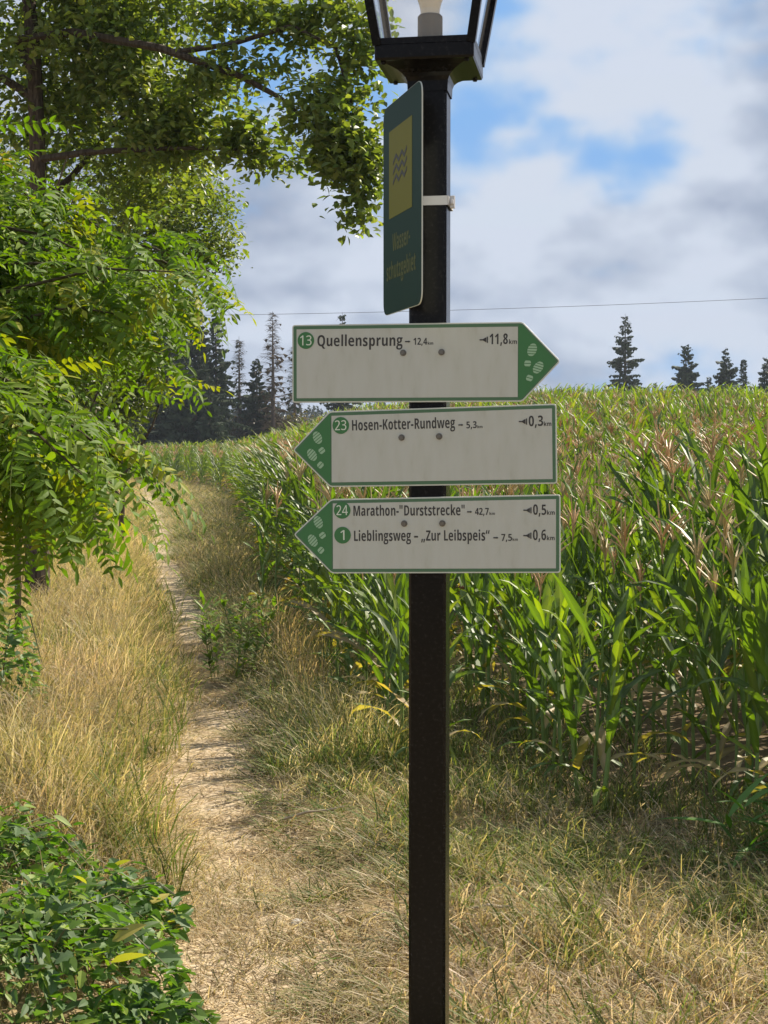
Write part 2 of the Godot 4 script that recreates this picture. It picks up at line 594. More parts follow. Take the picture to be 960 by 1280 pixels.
	lathe(g, [Vector2(0.0, 0.0), Vector2(0.022, 0.0), Vector2(0.0225, 0.012), Vector2(0.026, 0.026), Vector2(0.033, 0.045), Vector2(0.039, 0.07), Vector2(0.038, 0.095), Vector2(0.028, 0.118), Vector2(0.012, 0.129), Vector2(0.0, 0.131)], 28, W)
	o = obj("bulb", g.mesh(), M.bulb_white, t)
	o.position = Vector3(0, ly + 0.093, 0)

func tube4(g: Geo, pts: Array, r: float, col: Color) -> void:
	var t: Vector3 = (pts[1] - pts[0]).normalized()
	var s := Vector3(pts[0].x, 0, pts[0].z)
	s = (s - t * s.dot(t)).normalized() if (s - t * s.dot(t)).length() > 0.01 else Vector3.UP
	if absf(t.y) < 0.3: s = Vector3.UP
	else: s = s.rotated(t, PI / 4.0)
	var u := t.cross(s).normalized()
	var a: Array = []
	var b: Array = []
	for k in 4:
		var o := (s if k % 2 == 0 else u) * (1.0 if k < 2 else -1.0)
		var o2 := (u if k % 2 == 0 else s) * (1.0 if k == 0 or k == 3 else -1.0)
		a.append(pts[0] + (o + o2) * r)
		b.append(pts[1] + (o + o2) * r)
	for k in 4:
		var k2 := (k + 1) % 4
		g.quad4(a[k], b[k], b[k2], a[k2], col)
	g.quad4(a[0], a[1], a[2], a[3], col)
	g.quad4(b[3], b[2], b[1], b[0], col)

# ------------------------------------------------------------------ the three arrow signs
var cur_c := Vector2.ZERO
var cur_roll := 0.0
var cur_s := 0.0
func loc(px: float, py: float) -> Vector2:        # photo pixel to the sign's own axes
	var p := Vector2(px - cur_c.x, cur_c.y - py) * cur_s
	p.x /= cos(deg_to_rad(POST_YAW))
	return p.rotated(-cur_roll)

func locs(a: Array) -> PackedVector2Array:
	var o := PackedVector2Array()
	for p in a: o.append(loc(p[0], p[1]))
	var area := 0.0
	for i in o.size(): area += o[i].cross(o[(i + 1) % o.size()])
	if area < 0.0: o.reverse()
	return o

func lettering(parent: Node3D, s: String, x0: float, x1: float, ytop: float, ybase: float, z: float, m: Material, sample := "H", bold := true, called := "lettering") -> void:
	# fits the text between two pixel columns, with capitals from ytop down to ybase
	var f := SystemFont.new()
	f.font_names = PackedStringArray(["Droid Sans"])
	f.font_weight = 700 if bold else 400
	var cap := TextMesh.new()
	cap.text = sample; cap.font = f; cap.font_size = 64; cap.pixel_size = 0.01; cap.depth = 0.01
	cap.horizontal_alignment = HORIZONTAL_ALIGNMENT_LEFT
	var ca := cap.get_aabb()
	var t := TextMesh.new()
	t.text = s; t.font = f; t.font_size = 64; t.pixel_size = 0.01; t.depth = 0.06
	t.horizontal_alignment = HORIZONTAL_ALIGNMENT_LEFT
	t.curve_step = 1.0
	var ta := t.get_aabb()
	var p0 := loc(x0, ybase)
	var p1 := loc(x1, ybase)
	var sx := (p1.x - p0.x) / ta.size.x
	var sy := (loc(x0, ytop).y - p0.y) / ca.size.y
	var o := obj(called, t, m, parent)
	o.transform = Transform3D(Basis(Vector3(sx, 0, 0), Vector3(0, sy, 0), Vector3(0, 0, 0.01)), Vector3(p0.x - ta.position.x * sx, p0.y - ca.position.y * sy, z))

func flat(called: String, poly: PackedVector2Array, z: float, m: Material, parent: Node3D, th := 0.0008) -> MeshInstance3D:
	var g := Geo.new()
	prism(g, poly, z, z + th, 0.0, Color.WHITE)
	return obj(called, g.mesh(), m, parent)

func small_arrow(parent: Node3D, x0: float, x1: float, y: float, z: float, bar: bool) -> void:
	var g := Geo.new()
	var hh := 0.75
	var hd := 3.2 if bar else 1.4
	var polys := []
	polys.append(locs([[x0, y - hh], [x1 - 3.0, y - hh], [x1 - 3.0, y + hh], [x0, y + hh]]))
	if bar: polys.append(locs([[x1 - 2.0, y - hd], [x0 + (x1 - x0) * 0.25, y], [x1 - 2.0, y + hd]]))
	else: polys.append(locs([[x0 + (x1 - x0) * 0.55, y - hd], [x1 - 1.2, y], [x0 + (x1 - x0) * 0.55, y + hd]]))
	if bar: polys.append(locs([[x1 - 1.3, y - 3.8], [x1, y - 3.8], [x1, y + 3.8], [x1 - 1.3, y + 3.8]]))
	for i in polys.size():
		prism(g, polys[i], z + i * 0.0001, z + 0.0008 + i * 0.0001, 0.0, Color.WHITE)
	obj("distance_arrow", g.mesh(), M.print_dark, parent)

func shoe_print(parent: Node3D, sx: float, sy: float, hx: float, hy: float, turn: float, z: float) -> void:
	# sole cut by slanting treads, and a heel
	var p := loc(sx, sy)
	var g := Geo.new()
	var big := disc(p.x, p.y, 5.6 * cur_s, 8.2 * cur_s, turn, 18)
	var dirv := Vector2(0, 1).rotated(turn)
	var side := Vector2(1, 0).rotated(turn + 0.3)
	for k in 5:
		var c := p + dirv * ((k - 2) * 3.4 * cur_s)
		var band := PackedVector2Array([c - side * 0.03 - dirv * 1.15 * cur_s, c + side * 0.03 - dirv * 1.15 * cur_s, c + side * 0.03 + dirv * 1.3 * cur_s, c - side * 0.03 + dirv * 1.3 * cur_s])
		for q in Geometry2D.intersect_polygons(big, band):
			if Geometry2D.is_polygon_clockwise(q): q.reverse()
			prism(g, q, z, z + 0.0008, 0.0, Color.WHITE)
	var h := loc(hx, hy)
	var heel := disc(h.x, h.y, 4.2 * cur_s, 4.6 * cur_s, turn, 14)
	for k in 2:
		var c := h + dirv * ((k - 0.5) * 4.2 * cur_s)
		var band := PackedVector2Array([c - side * 0.03 - dirv * 1.6 * cur_s, c + side * 0.03 - dirv * 1.6 * cur_s, c + side * 0.03 + dirv * 1.6 * cur_s, c - side * 0.03 + dirv * 1.6 * cur_s])
		for q in Geometry2D.intersect_polygons(heel, band):
			if Geometry2D.is_polygon_clockwise(q): q.reverse()
			prism(g, q, z, z + 0.0008, 0.0, Color.WHITE)
	obj("shoe_print", g.mesh(), M.print_pale, parent)

func bolt(parent: Node3D, px: float, py: float, z: float) -> void:
	var p := loc(px, py)
	var g := Geo.new()
	prism(g, disc(0, 0, 0.0075, 0.0075, 0, 18), 0.0, 0.0016, 0.0004, Color.WHITE)
	prism(g, disc(0, 0, 0.0052, 0.0052, 0.3, 6), 0.0017, 0.0068, 0.0008, Color.WHITE)
	var o := obj("bolt", g.mesh(), M.steel, parent)
	o.position = Vector3(p.x, p.y, z)

func start_sign(label: String, cx: float, cy: float, roll: float) -> Node3D:
	cur_c = Vector2(cx, cy)
	cur_roll = deg_to_rad(roll)
	cur_s = (POST_D - 0.05) / F
	var c := at(cx, cy, POST_D - 0.05)
	var t := thing("hiking_sign", label, "sign", c, "green and white arrow signs on the lamp post")
	t.basis = Basis(Vector3.UP, deg_to_rad(POST_YAW)) * Basis(Vector3.BACK, cur_roll)
	return t

func plate(t: Node3D, outline: Array, tip: Array, white: Array) -> void:
	var o := rounded(locs(outline), 0.0075, 5)
	var g := Geo.new()
	prism(g, o, -0.0015, 0.0015, 0.0006, Color.WHITE)
	obj("panel", g.mesh(), M.sign_rim, t)
	flat("green_border", inset(o, 0.0062), 0.0015, M.line_green, t, 0.0005)
	flat("white_field", locs(white), 0.0020, M.sign_white, t, 0.0005)
	flat("green_arrowhead", locs(tip), 0.0020, M.sign_green, t, 0.0005)
	# clamp behind the plate that holds it to the post
	for y in [-0.045, 0.045]:
		g = Geo.new()
		var b: float = (0.0 - loc((537.0 - 480.0) / POST_D * (POST_D - 0.05) + 480.0, cur_c.y).x) * -1.0
		box(g, Vector3(b - 0.055, y - 0.012, -0.0075), Vector3(b + 0.055, y + 0.012, -0.0017), 0.001, Color.WHITE)
		obj("mounting_bar", g.mesh(), M.plate_back, t)

const ZT := 0.0026
func badge(t: Node3D, x: float, y: float, num: String, hw: float) -> void:
	var p := loc(x, y)
	flat("number_badge", disc(p.x, p.y, 10.6 * cur_s, 10.6 * cur_s, 0, 32), ZT, M.sign_green, t)
	lettering(t, num, x - hw, x + hw, y - 6.3, y + 6.3, ZT + 0.0009, M.print_white, "0", false, "badge_number")

func hiking_signs() -> void:
	var t := start_sign("white arrow sign pointing right with green tip, reading Quellensprung, topmost of the three", 520, 453, -0.35)
	plate(t, [[364.5, 404.5], [651, 404.5], [697, 453], [651, 502.5], [364.5, 502.5]], [[646.2, 408.0], [649.6, 408.0], [691.8, 453], [649.6, 499.0], [646.2, 499.0]], [[370.2, 410.3], [645.2, 410.3], [645.2, 496.8], [370.2, 496.8]])
	badge(t, 382, 424.3, "13", 7.2)
	lettering(t, "Quellensprung", 396.6, 503.5, 418.0, 431.6, ZT, M.print_dark)
	small_arrow(t, 506.5, 514.5, 427.2, ZT, false)
	lettering(t, "12,4", 517, 534, 422.7, 431.2, ZT, M.print_dark, "1")
	lettering(t, "km", 534.8, 541.5, 427.4, 431.2, ZT, M.print_dark, "k")
	small_arrow(t, 598.5, 608.8, 426.0, ZT, true)
	lettering(t, "11,8", 610.8, 633, 418.6, 431.4, ZT, M.print_dark, "1")
	lettering(t, "km", 634.5, 644, 425.6, 431.4, ZT, M.print_dark, "k")
	bolt(t, 504.3, 441, ZT); bolt(t, 551.8, 440.7, ZT)
	shoe_print(t, 662.6, 439.0, 657.2, 455.6, -0.35, ZT)
	shoe_print(t, 670.0, 460.8, 659.6, 473.6, -0.6, ZT)

	t = start_sign("white arrow sign pointing left, reading Hosen-Kotter-Rundweg, between the two other arrow signs", 532, 558, 1.36)
	plate(t, [[411.5, 513.8], [692.3, 505.6], [693.8, 604.0], [412.0, 609.3], [364.5, 562.5]], [[412.6, 516.6], [413.0, 605.4], [412.0, 604.6], [370.0, 562.5], [411.6, 517.6]], [[414.1, 519.5], [687.0, 511.4], [688.2, 598.3], [414.3, 603.3]])
	badge(t, 425.9, 531.6, "23", 7.2)
	lettering(t, "Hosen-Kotter-Rundweg", 440.2, 568.8, 525.0, 538.0, ZT, M.print_dark)
	small_arrow(t, 572.8, 580, 531.4, ZT, false)
	lettering(t, "5,3", 582.7, 595.4, 527.2, 535.6, ZT, M.print_dark, "1")
	lettering(t, "km", 596.2, 602.5, 531.8, 535.4, ZT, M.print_dark, "k")
	small_arrow(t, 646.8, 656.9, 527.4, ZT, true)
	lettering(t, "0,3", 659, 676.5, 520.6, 533.3, ZT, M.print_dark, "1")
	lettering(t, "km", 677.3, 686.4, 527.4, 533.0, ZT, M.print_dark, "k")
	bolt(t, 502.3, 547, ZT); bolt(t, 549, 545.6, ZT)
	shoe_print(t, 396.4, 547.0, 401.8, 563.2, 0.35, ZT)
	shoe_print(t, 389.4, 568.6, 400.0, 581.4, 0.5, ZT)

	t = start_sign("white arrow sign pointing left with two destination lines, Marathon and Lieblingsweg, lowest on the post", 534, 667.5, 0.75)
	plate(t, [[413.0, 624.4], [697.6, 617.2], [698.2, 714.2], [413.6, 718.4], [365.2, 669.6]], [[413.6, 627.0], [414.3, 714.4], [413.0, 713.6], [370.8, 669.6], [412.6, 628.2]], [[415.5, 629.9], [692.3, 623.0], [692.6, 708.6], [415.7, 712.5]])
	badge(t, 427.5, 638.4, "24", 7.2)
	lettering(t, "Marathon-\"Durststrecke\"", 441.7, 580.7, 632.6, 645.4, ZT, M.print_dark)
	small_arrow(t, 583.5, 591, 639.4, ZT, false)
	lettering(t, "42,7", 593.4, 610.4, 634.6, 643.2, ZT, M.print_dark, "1")
	lettering(t, "km", 611.2, 617.8, 639.4, 643.0, ZT, M.print_dark, "k")
	small_arrow(t, 652.7, 662.6, 637.0, ZT, true)
	lettering(t, "0,5", 664.6, 680.5, 629.9, 642.6, ZT, M.print_dark, "1")
	lettering(t, "km", 681.4, 690.8, 636.8, 642.4, ZT, M.print_dark, "k")
	badge(t, 427.9, 669.8, "1", 2.6)
	lettering(t, "Lieblingsweg – „Zur Leibspeis“", 442.5, 611.6, 664.2, 677.0, ZT, M.print_dark)
	small_arrow(t, 616, 623.5, 671.4, ZT, false)
	lettering(t, "7,5", 625.8, 638.9, 666.6, 675.2, ZT, M.print_dark, "1")
	lettering(t, "km", 639.6, 646.0, 671.4, 675.0, ZT, M.print_dark, "k")
	small_arrow(t, 652.7, 662.6, 668.4, ZT, true)
	lettering(t, "0,6", 664.6, 680.5, 661.2, 674.0, ZT, M.print_dark, "1")
	lettering(t, "km", 681.4, 690.8, 668.2, 673.8, ZT, M.print_dark, "k")
	bolt(t, 505.5, 654.6, ZT); bolt(t, 553, 654.0, ZT)
	shoe_print(t, 397.0, 653.6, 402.4, 670.2, 0.35, ZT)
	shoe_print(t, 390.0, 677.0, 400.4, 689.2, 0.5, ZT)

# ------------------------------------------------------------------ dark green sign seen at a slant
func water_sign() -> void:
	var near_d := POST_D - 0.165
	var far_d := POST_D + 0.155
	var top_n := at(528, 103, near_d)
	var bot_n := at(528, 385, near_d)
	var top_f := at(480, 128, far_d)
	var c := (top_n + bot_n + top_f + at(480, 396, far_d)) * 0.25
	var across := (top_n - top_f)
	across.y = 0.0
	var w := across.length()
	var h := top_n.y - bot_n.y
	var t := thing("water_protection_sign", "dark green rounded sign with yellow field, seen at a slant below the lantern", "sign", c)
	t.basis = Basis(across.normalized(), Vector3.UP, across.normalized().cross(Vector3.UP))
	var g := Geo.new()
	var o := rounded(rect(-w / 2, -h / 2, w / 2, h / 2), 0.034, 7)
	prism(g, o, -0.0015, 0.0015, 0.0005, Color.WHITE)
	obj("panel", g.mesh(), M.sign_rim, t)
	flat("green_face", inset(o, 0.0022), 0.0015, M.water_green, t, 0.0004)
	flat("yellow_field", rect(-w * 0.33, -h * 0.045, w * 0.27, h * 0.37), 0.0020, M.water_yellow, t, 0.0006)
	cur_c = Vector2.ZERO; cur_roll = 0.0; cur_s = 1.0
	for k in 3:
		g = Geo.new()
		var y0 := h * (0.118 + 0.047 * k)
		var th := 0.0085
		var pts := [Vector2(-0.062, -0.006), Vector2(-0.034, 0.009), Vector2(-0.012, -0.006), Vector2(0.016, 0.009), Vector2(0.036, -0.004), Vector2(0.058, 0.010)]
		for i in pts.size() - 1:
			var a: Vector2 = pts[i] + Vector2(-0.01, y0)
			var b: Vector2 = pts[i + 1] + Vector2(-0.01, y0)
			prism(g, PackedVector2Array([a, b, b + Vector2(0, th), a + Vector2(0, th)]), 0.0027, 0.0033, 0.0, Color.WHITE)
		obj("wave_symbol", g.mesh(), M.print_dark, t)
	fit(t, "Wasser-", -w * 0.24, w * 0.22, -h * 0.205, 0.040)
	fit(t, "schutzgebiet", -w * 0.40, w * 0.36, -h * 0.335, 0.040)
	# band round the post with its bolt
	g = Geo.new()
	for y in [0.0]:
		g = Geo.new()
		var hw := 0.0475
		var band := [Vector3(-hw, 0, -hw), Vector3(-hw, 0, hw), Vector3(hw, 0, hw), Vector3(hw, 0, -hw)]
		for k in 4:
			var a: Vector3 = band[k]
			var b: Vector3 = band[(k + 1) % 4]
			var n := (b - a).normalized().cross(Vector3.UP) * -0.0016
			var hh := Vector3(0, 0.0105, 0)
			g.quad4(a - hh - n, b - hh - n, b + hh - n, a + hh - n, Color.WHITE)
			g.quad4(b - hh, a - hh, a + hh, b + hh, Color.WHITE)
			g.quad4(a + hh - n, b + hh - n, b + hh, a + hh, Color.WHITE)
			g.quad4(a - hh, b - hh, b - hh - n, a - hh - n, Color.WHITE)
		if y == 0.0:
			box(g, Vector3(hw + 0.002, -0.014, 0.012), Vector3(hw + 0.013, 0.014, 0.016), 0.001, Color.WHITE)
			box(g, Vector3(hw + 0.002, -0.014, 0.022), Vector3(hw + 0.013, 0.014, 0.026), 0.001, Color.WHITE)
			box(g, Vector3(hw + 0.004, -0.006, 0.004), Vector3(hw + 0.011, 0.004, 0.034), 0.001, Color.WHITE)
		var b2 := obj("clamp_band", g.mesh(), M.band_metal, t)
		var px := (537.0 - 480.0) / F * POST_D
		var want := Transform3D(Basis(Vector3.UP, deg_to_rad(POST_YAW)), Vector3(px, at(545, 255, POST_D).y + y * 0.9, -POST_D))
		b2.transform = t.transform.affine_inverse() * want

func fit(parent: Node3D, s: String, x0: float, x1: float, y: float, cap: float) -> void:
	cur_c = Vector2.ZERO
	var c := cos(deg_to_rad(POST_YAW))
	lettering(parent, s, x0 * c, x1 * c, -(y + cap), -y, 0.0021, M.water_print)

# ------------------------------------------------------------------ maize
func blade(g: Geo, base: Vector3, az: float, rise: float, bend: float, length: float, width: float, twist: float, col: Color, seg := 6, fold := 0.3) -> void:
	var dirh := Vector3(cos(az), 0, sin(az))
	var side := Vector3(-sin(az), 0, cos(az))
	var p := base
	var el := rise
	var pl := -1
	var pm := -1
	var pr := -1
	for i in seg + 1:
		var t := float(i) / seg
		var w := width * 0.5 * minf(1.0, 0.45 + t * 2.2) * pow(maxf(0.0, 1.0 - pow(t, 2.4)), 0.8)
		var fw := dirh * cos(el) + Vector3.UP * sin(el)
		var up := dirh * -sin(el) + Vector3.UP * cos(el)
		var s := side.rotated(fw, twist * t)
		var u := up.rotated(fw, twist * t)
		var wav := 0.16 * width * sin(t * 14.0 + az * 3.0)
		var a := g.vert(p - s * w + u * (w * fold + wav), col)
		var b := g.vert(p, Color(col.r * 1.5, col.g * 1.35, col.b * 1.7))
		var c := g.vert(p + s * w + u * (w * fold - wav), col)
		if i > 0:
			if i < seg:
				g.quad(pl, pm, b, a); g.quad(pm, pr, c, b)
			else:
				g.tri(pl, pm, b); g.tri(pm, pr, b)
		pl = a; pm = b; pr = c
		p += fw * (length / seg)
		el -= bend / seg * (0.5 + 1.2 * t)

func maize_parts(r: RandomNumberGenerator, h: float, tassel: bool) -> Array:
	# [name, Geo] list of one plant of height h (to the top of its stalk)
	var out := []
	var lean := Vector3(r.randf_range(-0.07, 0.07), 0, r.randf_range(-0.07, 0.07))
	var gs := Geo.new()
	var pts := []
	var rad := []
	var green := Color(0.16, 0.24, 0.06) * r.randf_range(0.85, 1.15)
	for i in 6:
		var t := i / 5.0
		pts.append(Vector3(0, h * t, 0) + lean * h * t * t + Vector3(r.randf_range(-0.008, 0.008), 0, r.randf_range(-0.008, 0.008)))
		rad.append(lerpf(0.0105, 0.0045, t))
	tube(gs, pts, rad, 6, green)
	out.append(["stalk", gs])
	var az0 := r.randf() * TAU
	var nl := int(6.0 + h * 3.6)
	for i in nl:
		var t := (i + 0.6) / nl
		var y := h * (0.10 + 0.86 * t)
		var g := Geo.new()
		var az := az0 + (PI if i % 2 == 1 else 0.0) + r.randf_range(-0.5, 0.5)
		var ln := h * (0.34 + 0.22 * sin(PI * clampf(t * 0.95, 0.0, 1.0))) * r.randf_range(0.85, 1.15)
		var rise := lerpf(0.95, 1.34, t) + r.randf_range(-0.18, 0.15)
		var bend := lerpf(1.8, 0.75, t) * r.randf_range(0.2, 1.5)
		var k := r.randf_range(0.65, 1.3)
		var col := Color(0.095 * k, 0.17 * k, 0.03)
		if r.randf() < 0.25: col = Color(0.17 * k, 0.25 * k, 0.038)
		if i < 2 and r.randf() < 0.55: col = Color(0.34, 0.29, 0.13) * k
		var tt := t * 5.0
		var f := int(tt)
		var at_y: Vector3 = Vector3(0, y, 0) + lean * h * pow(y / h, 2.0)
		if i < 2: rise -= 0.3
		blade(g, at_y, az, rise, bend, ln, r.randf_range(0.042, 0.064) * lerpf(0.8, 1.0, clampf(h - 0.7, 0, 1)), r.randf_range(-1.1, 1.1), col, 7)
		out.append(["leaf", g])
	if tassel:
		var g := Geo.new()
		var tp: Vector3 = pts[-1]
		var k := r.randf_range(0.85, 1.15)
		var tc := Color(0.52, 0.39, 0.19) * k
		if r.randf() < 0.35: tc = Color(0.50, 0.32, 0.16) * k
		tube(g, [tp, tp + Vector3(0, 0.14, 0) + lean * 0.2, tp + Vector3(0, 0.30, 0) + lean * 0.5], [0.004, 0.006, 0.003], 5, tc)
		for i in r.randi_range(8, 12):
			var az := r.randf() * TAU
			var b := tp + Vector3(0, r.randf_range(0.05, 0.14), 0)
			var sp := r.randf_range(0.3, 0.8)
			var l := r.randf_range(0.12, 0.2)
			var d1 := Vector3(cos(az) * sp, 1.0, sin(az) * sp).normalized()
			var d2 := Vector3(cos(az) * sp * 1.5, 0.7, sin(az) * sp * 1.5).normalized()
			tube(g, [b, b + d1 * l * 0.5, b + d1 * l * 0.5 + d2 * l * 0.5], [0.003, 0.0055, 0.003], 4, tc)
		out.append(["tassel", g])
	if h > 1.1 and r.randf() < 0.7:
		var g := Geo.new()
		var y := h * 0.5
		var az := r.randf() * TAU
		var dirv := Vector3(cos(az) * 0.4, 0.9, sin(az) * 0.4).normalized()
		var b: Vector3 = Vector3(0, y, 0) + lean * h * 0.25
		tube(g, [b, b + dirv * 0.05, b + dirv * 0.12, b + dirv * 0.18, b + dirv * 0.21], [0.01, 0.022, 0.025, 0.016, 0.006], 7, Color(0.17, 0.24, 0.07))
		tube(g, [b + dirv * 0.2, b + dirv * 0.225 + Vector3(0.006, 0, 0), b + dirv * 0.25 + Vector3(0.012, -0.015, 0)], [0.006, 0.010, 0.003], 5, Color(0.22, 0.09, 0.045))
		out.append(["ear", g])
	return out

func maize_mat(part: String) -> Material:
	return M.maize_leaf if part == "leaf" else M.stalk

func maize() -> void:
	var r := RandomNumberGenerator.new()
	r.seed = 77
	# plants stand in rows that run along the path
	var spots := []
	var dirx := -0.115
	var row := -26
	while row < 66:
		var d := 5.6
		while d < 128.0:
			var step := 0.135 if d < 24.0 else (0.21 if d < 45.0 else 0.34)
			d += step * r.randf_range(0.75, 1.25)
			var x := row * 0.66 + 0.9 + dirx * (d - 7.0) + r.randfn(0.0, 0.075)
			if x < edge_x(d) + r.randf_range(-0.05, 0.25): continue
			if absf(x) > 0.29 * d + 1.2: continue
			if d > 74.0 and x > -4.0: continue
			if r.randf() < 0.05 + 0.25 * maxf(0.0, noise.get_noise_2d(x * 9.0, d * 9.0)): continue
			spots.append([x, d])
		row += 1
	# variants: short edge plants, medium, tall
	var hs := [0.66, 0.75, 0.84, 0.94, 1.05, 1.16, 1.27, 1.38, 1.48, 1.58, 1.68]
	var vars := []
	for h in hs:
		vars.append({"h": h, "parts": maize_parts(r, h, h > 0.9)})
	var merged := []
	for v in vars:
		var m := ArrayMesh.new()
		var leaves := Geo.new()
		var rest := Geo.new()
		for p in v.parts:
			var src: Geo = p[1]
			var dst := leaves if p[0] == "leaf" else rest
			var base := dst.v.size()
			dst.v.append_array(src.v); dst.c.append_array(src.c)
			for i in src.ix: dst.ix.append(i + base)
		leaves.add_to(m, M.maize_leaf)
		rest.add_to(m, M.stalk)
		merged.append(m)
		v.meshes = []
		for p in v.parts: v.meshes.append([p[0], (p[1] as Geo).mesh()])
	var list := []
	for s in spots:
		var x: float = s[0]
		var d: float = s[1]
		var inn := x - edge_x(d)
		var want := lerpf(minf(0.84 + 0.06 * (d - 7.0), 1.45), minf(0.86 + 0.035 * (d - 7.0), 1.55), smoothstep(0.0, 2.5, inn))
		if d < 10.5: want += 0.40 * smoothstep(1.25, 1.9, x)
		want *= r.randf_range(0.84, 1.14)
		want *= lerpf(0.86, 1.0, clampf(inn / 0.7, 0.0, 1.0))
		var best := 0
		var near := []
		for i in hs.size():
			if absf(hs[i] - want) < 0.14: near.append(i)
		best = near[r.randi() % near.size()] if near.size() else (0 if want < 1.0 else hs.size() - 1)
		list.append({"x": x, "d": d, "v": best, "s": want / hs[best], "a": r.randf() * TAU, "k": r.randf_range(0.85, 1.2), "y": r.randf()})
	list.sort_custom(func(a, b): return a.d < b.d)
	var front := []
	for q in list:
		if q.d < 7.6 and q.x > 0.24 * q.d / 6.0 and q.x < 0.235 * q.d: front.append(q)
	front.sort_custom(func(a, b): return a.x / a.d < b.x / b.d)
	var nth := ["first", "second", "third", "fourth", "fifth", "sixth", "seventh", "eighth", "ninth", "tenth", "eleventh", "twelfth"]
	for i in front.size():
		if i < nth.size(): front[i].label = "front row maize plant, %s to the right of the lamp post" % nth[i]
	print("front ", front.size())
	var made := 0
	var per := []
	for i in hs.size(): per.append([[], []])
	for q in list:
		var t := Transform3D(Basis(Vector3.UP, q.a).scaled(Vector3.ONE * q.s), on_ground(q.x, q.d, -0.01))
		if made < 300 and absf(q.x) < 0.262 * q.d and not (absf(q.x - 0.105 * q.d / 3.6) < 0.02):
			made += 1
			var edge_plant: bool = q.x - edge_x(q.d) < 0.75
			var o := thing("maize_plant", "low green maize plant in the outermost row at the field edge" if edge_plant else "green maize plant standing in the rows behind the field edge", "maize plant", Vector3.ZERO, "maize plants along the field edge" if edge_plant else "maize plants inside the field")
			o.transform = t
			if q.has("label"): o.set_meta("label", q.label)
			for p in vars[q.v].meshes: obj(p[0], p[1], maize_mat(p[0]), o)
		else:
			per[q.v][0].append(t)
			per[q.v][1].append(Color(q.k * lerpf(0.9, 1.25, q.y), q.k, q.k))
	var crop := Node3D.new()
	crop.name = "maize_crop"
	add_child(crop)
	tag(crop, "dense maize crop with tan tassels filling the field up to its crest", "maize crop", "", "stuff")
	for i in hs.size():
		if per[i][0].size(): multi("maize_rows", merged[i], null, per[i][0], per[i][1], crop)
	print("maize ", list.size())

# ------------------------------------------------------------------ grass
func tuft(r: RandomNumberGenerator, blades: int, h: float, spread: float, w: float, cols: Array, lean: float, heads: float) -> ArrayMesh:
	var g := Geo.new()
	for i in blades:
		var a := r.randf() * TAU
		var rr := spread * sqrt(r.randf())
		var base := Vector3(cos(a) * rr, -0.01, sin(a) * rr)
		var col: Color = cols[r.randi() % cols.size()] * r.randf_range(0.65, 1.3)
		var hh := h * r.randf_range(0.5, 1.1)
		var az := r.randf() * TAU
		var out := lean * r.randf_range(0.3, 1.3)
		var dirh := Vector3(cos(az), 0, sin(az))
		var wv := Vector3(-sin(az + 0.8), 0, cos(az + 0.8)) * w * r.randf_range(0.7, 1.3) * 0.5
		var p0 := base
		var p1 := base + Vector3(0, hh * 0.5, 0) + dirh * (hh * out * 0.22)
		var p2 := base + Vector3(0, hh * 0.86, 0) + dirh * (hh * out * 0.6)
		var p3 := base + Vector3(0, hh * lerpf(1.0, 0.82, clampf(out, 0, 1)), 0) + dirh * (hh * out * 1.0)
		if r.randf() < heads:
			# stem with a seed head
			var s := wv * 0.45
			g.quad4(p0 - s, p0 + s, p1 + s, p1 - s, col)
			g.quad4(p1 - s, p1 + s, p2 + s, p2 - s, col)
			var hc := col * 1.15
			var b := wv * 1.0
			var m := p2.lerp(p3, 0.4)
			g.tri3(p2 - s, m + b, m - b, hc)
			g.tri3(m - b, m + b, p3, hc)
		else:
			g.quad4(p0 - wv, p0 + wv, p1 + wv * 0.9, p1 - wv * 0.9, col)
			g.quad4(p1 - wv * 0.9, p1 + wv * 0.9, p2 + wv * 0.6, p2 - wv * 0.6, col)
			g.tri3(p2 - wv * 0.6, p2 + wv * 0.6, p3, col)
	return g.mesh()

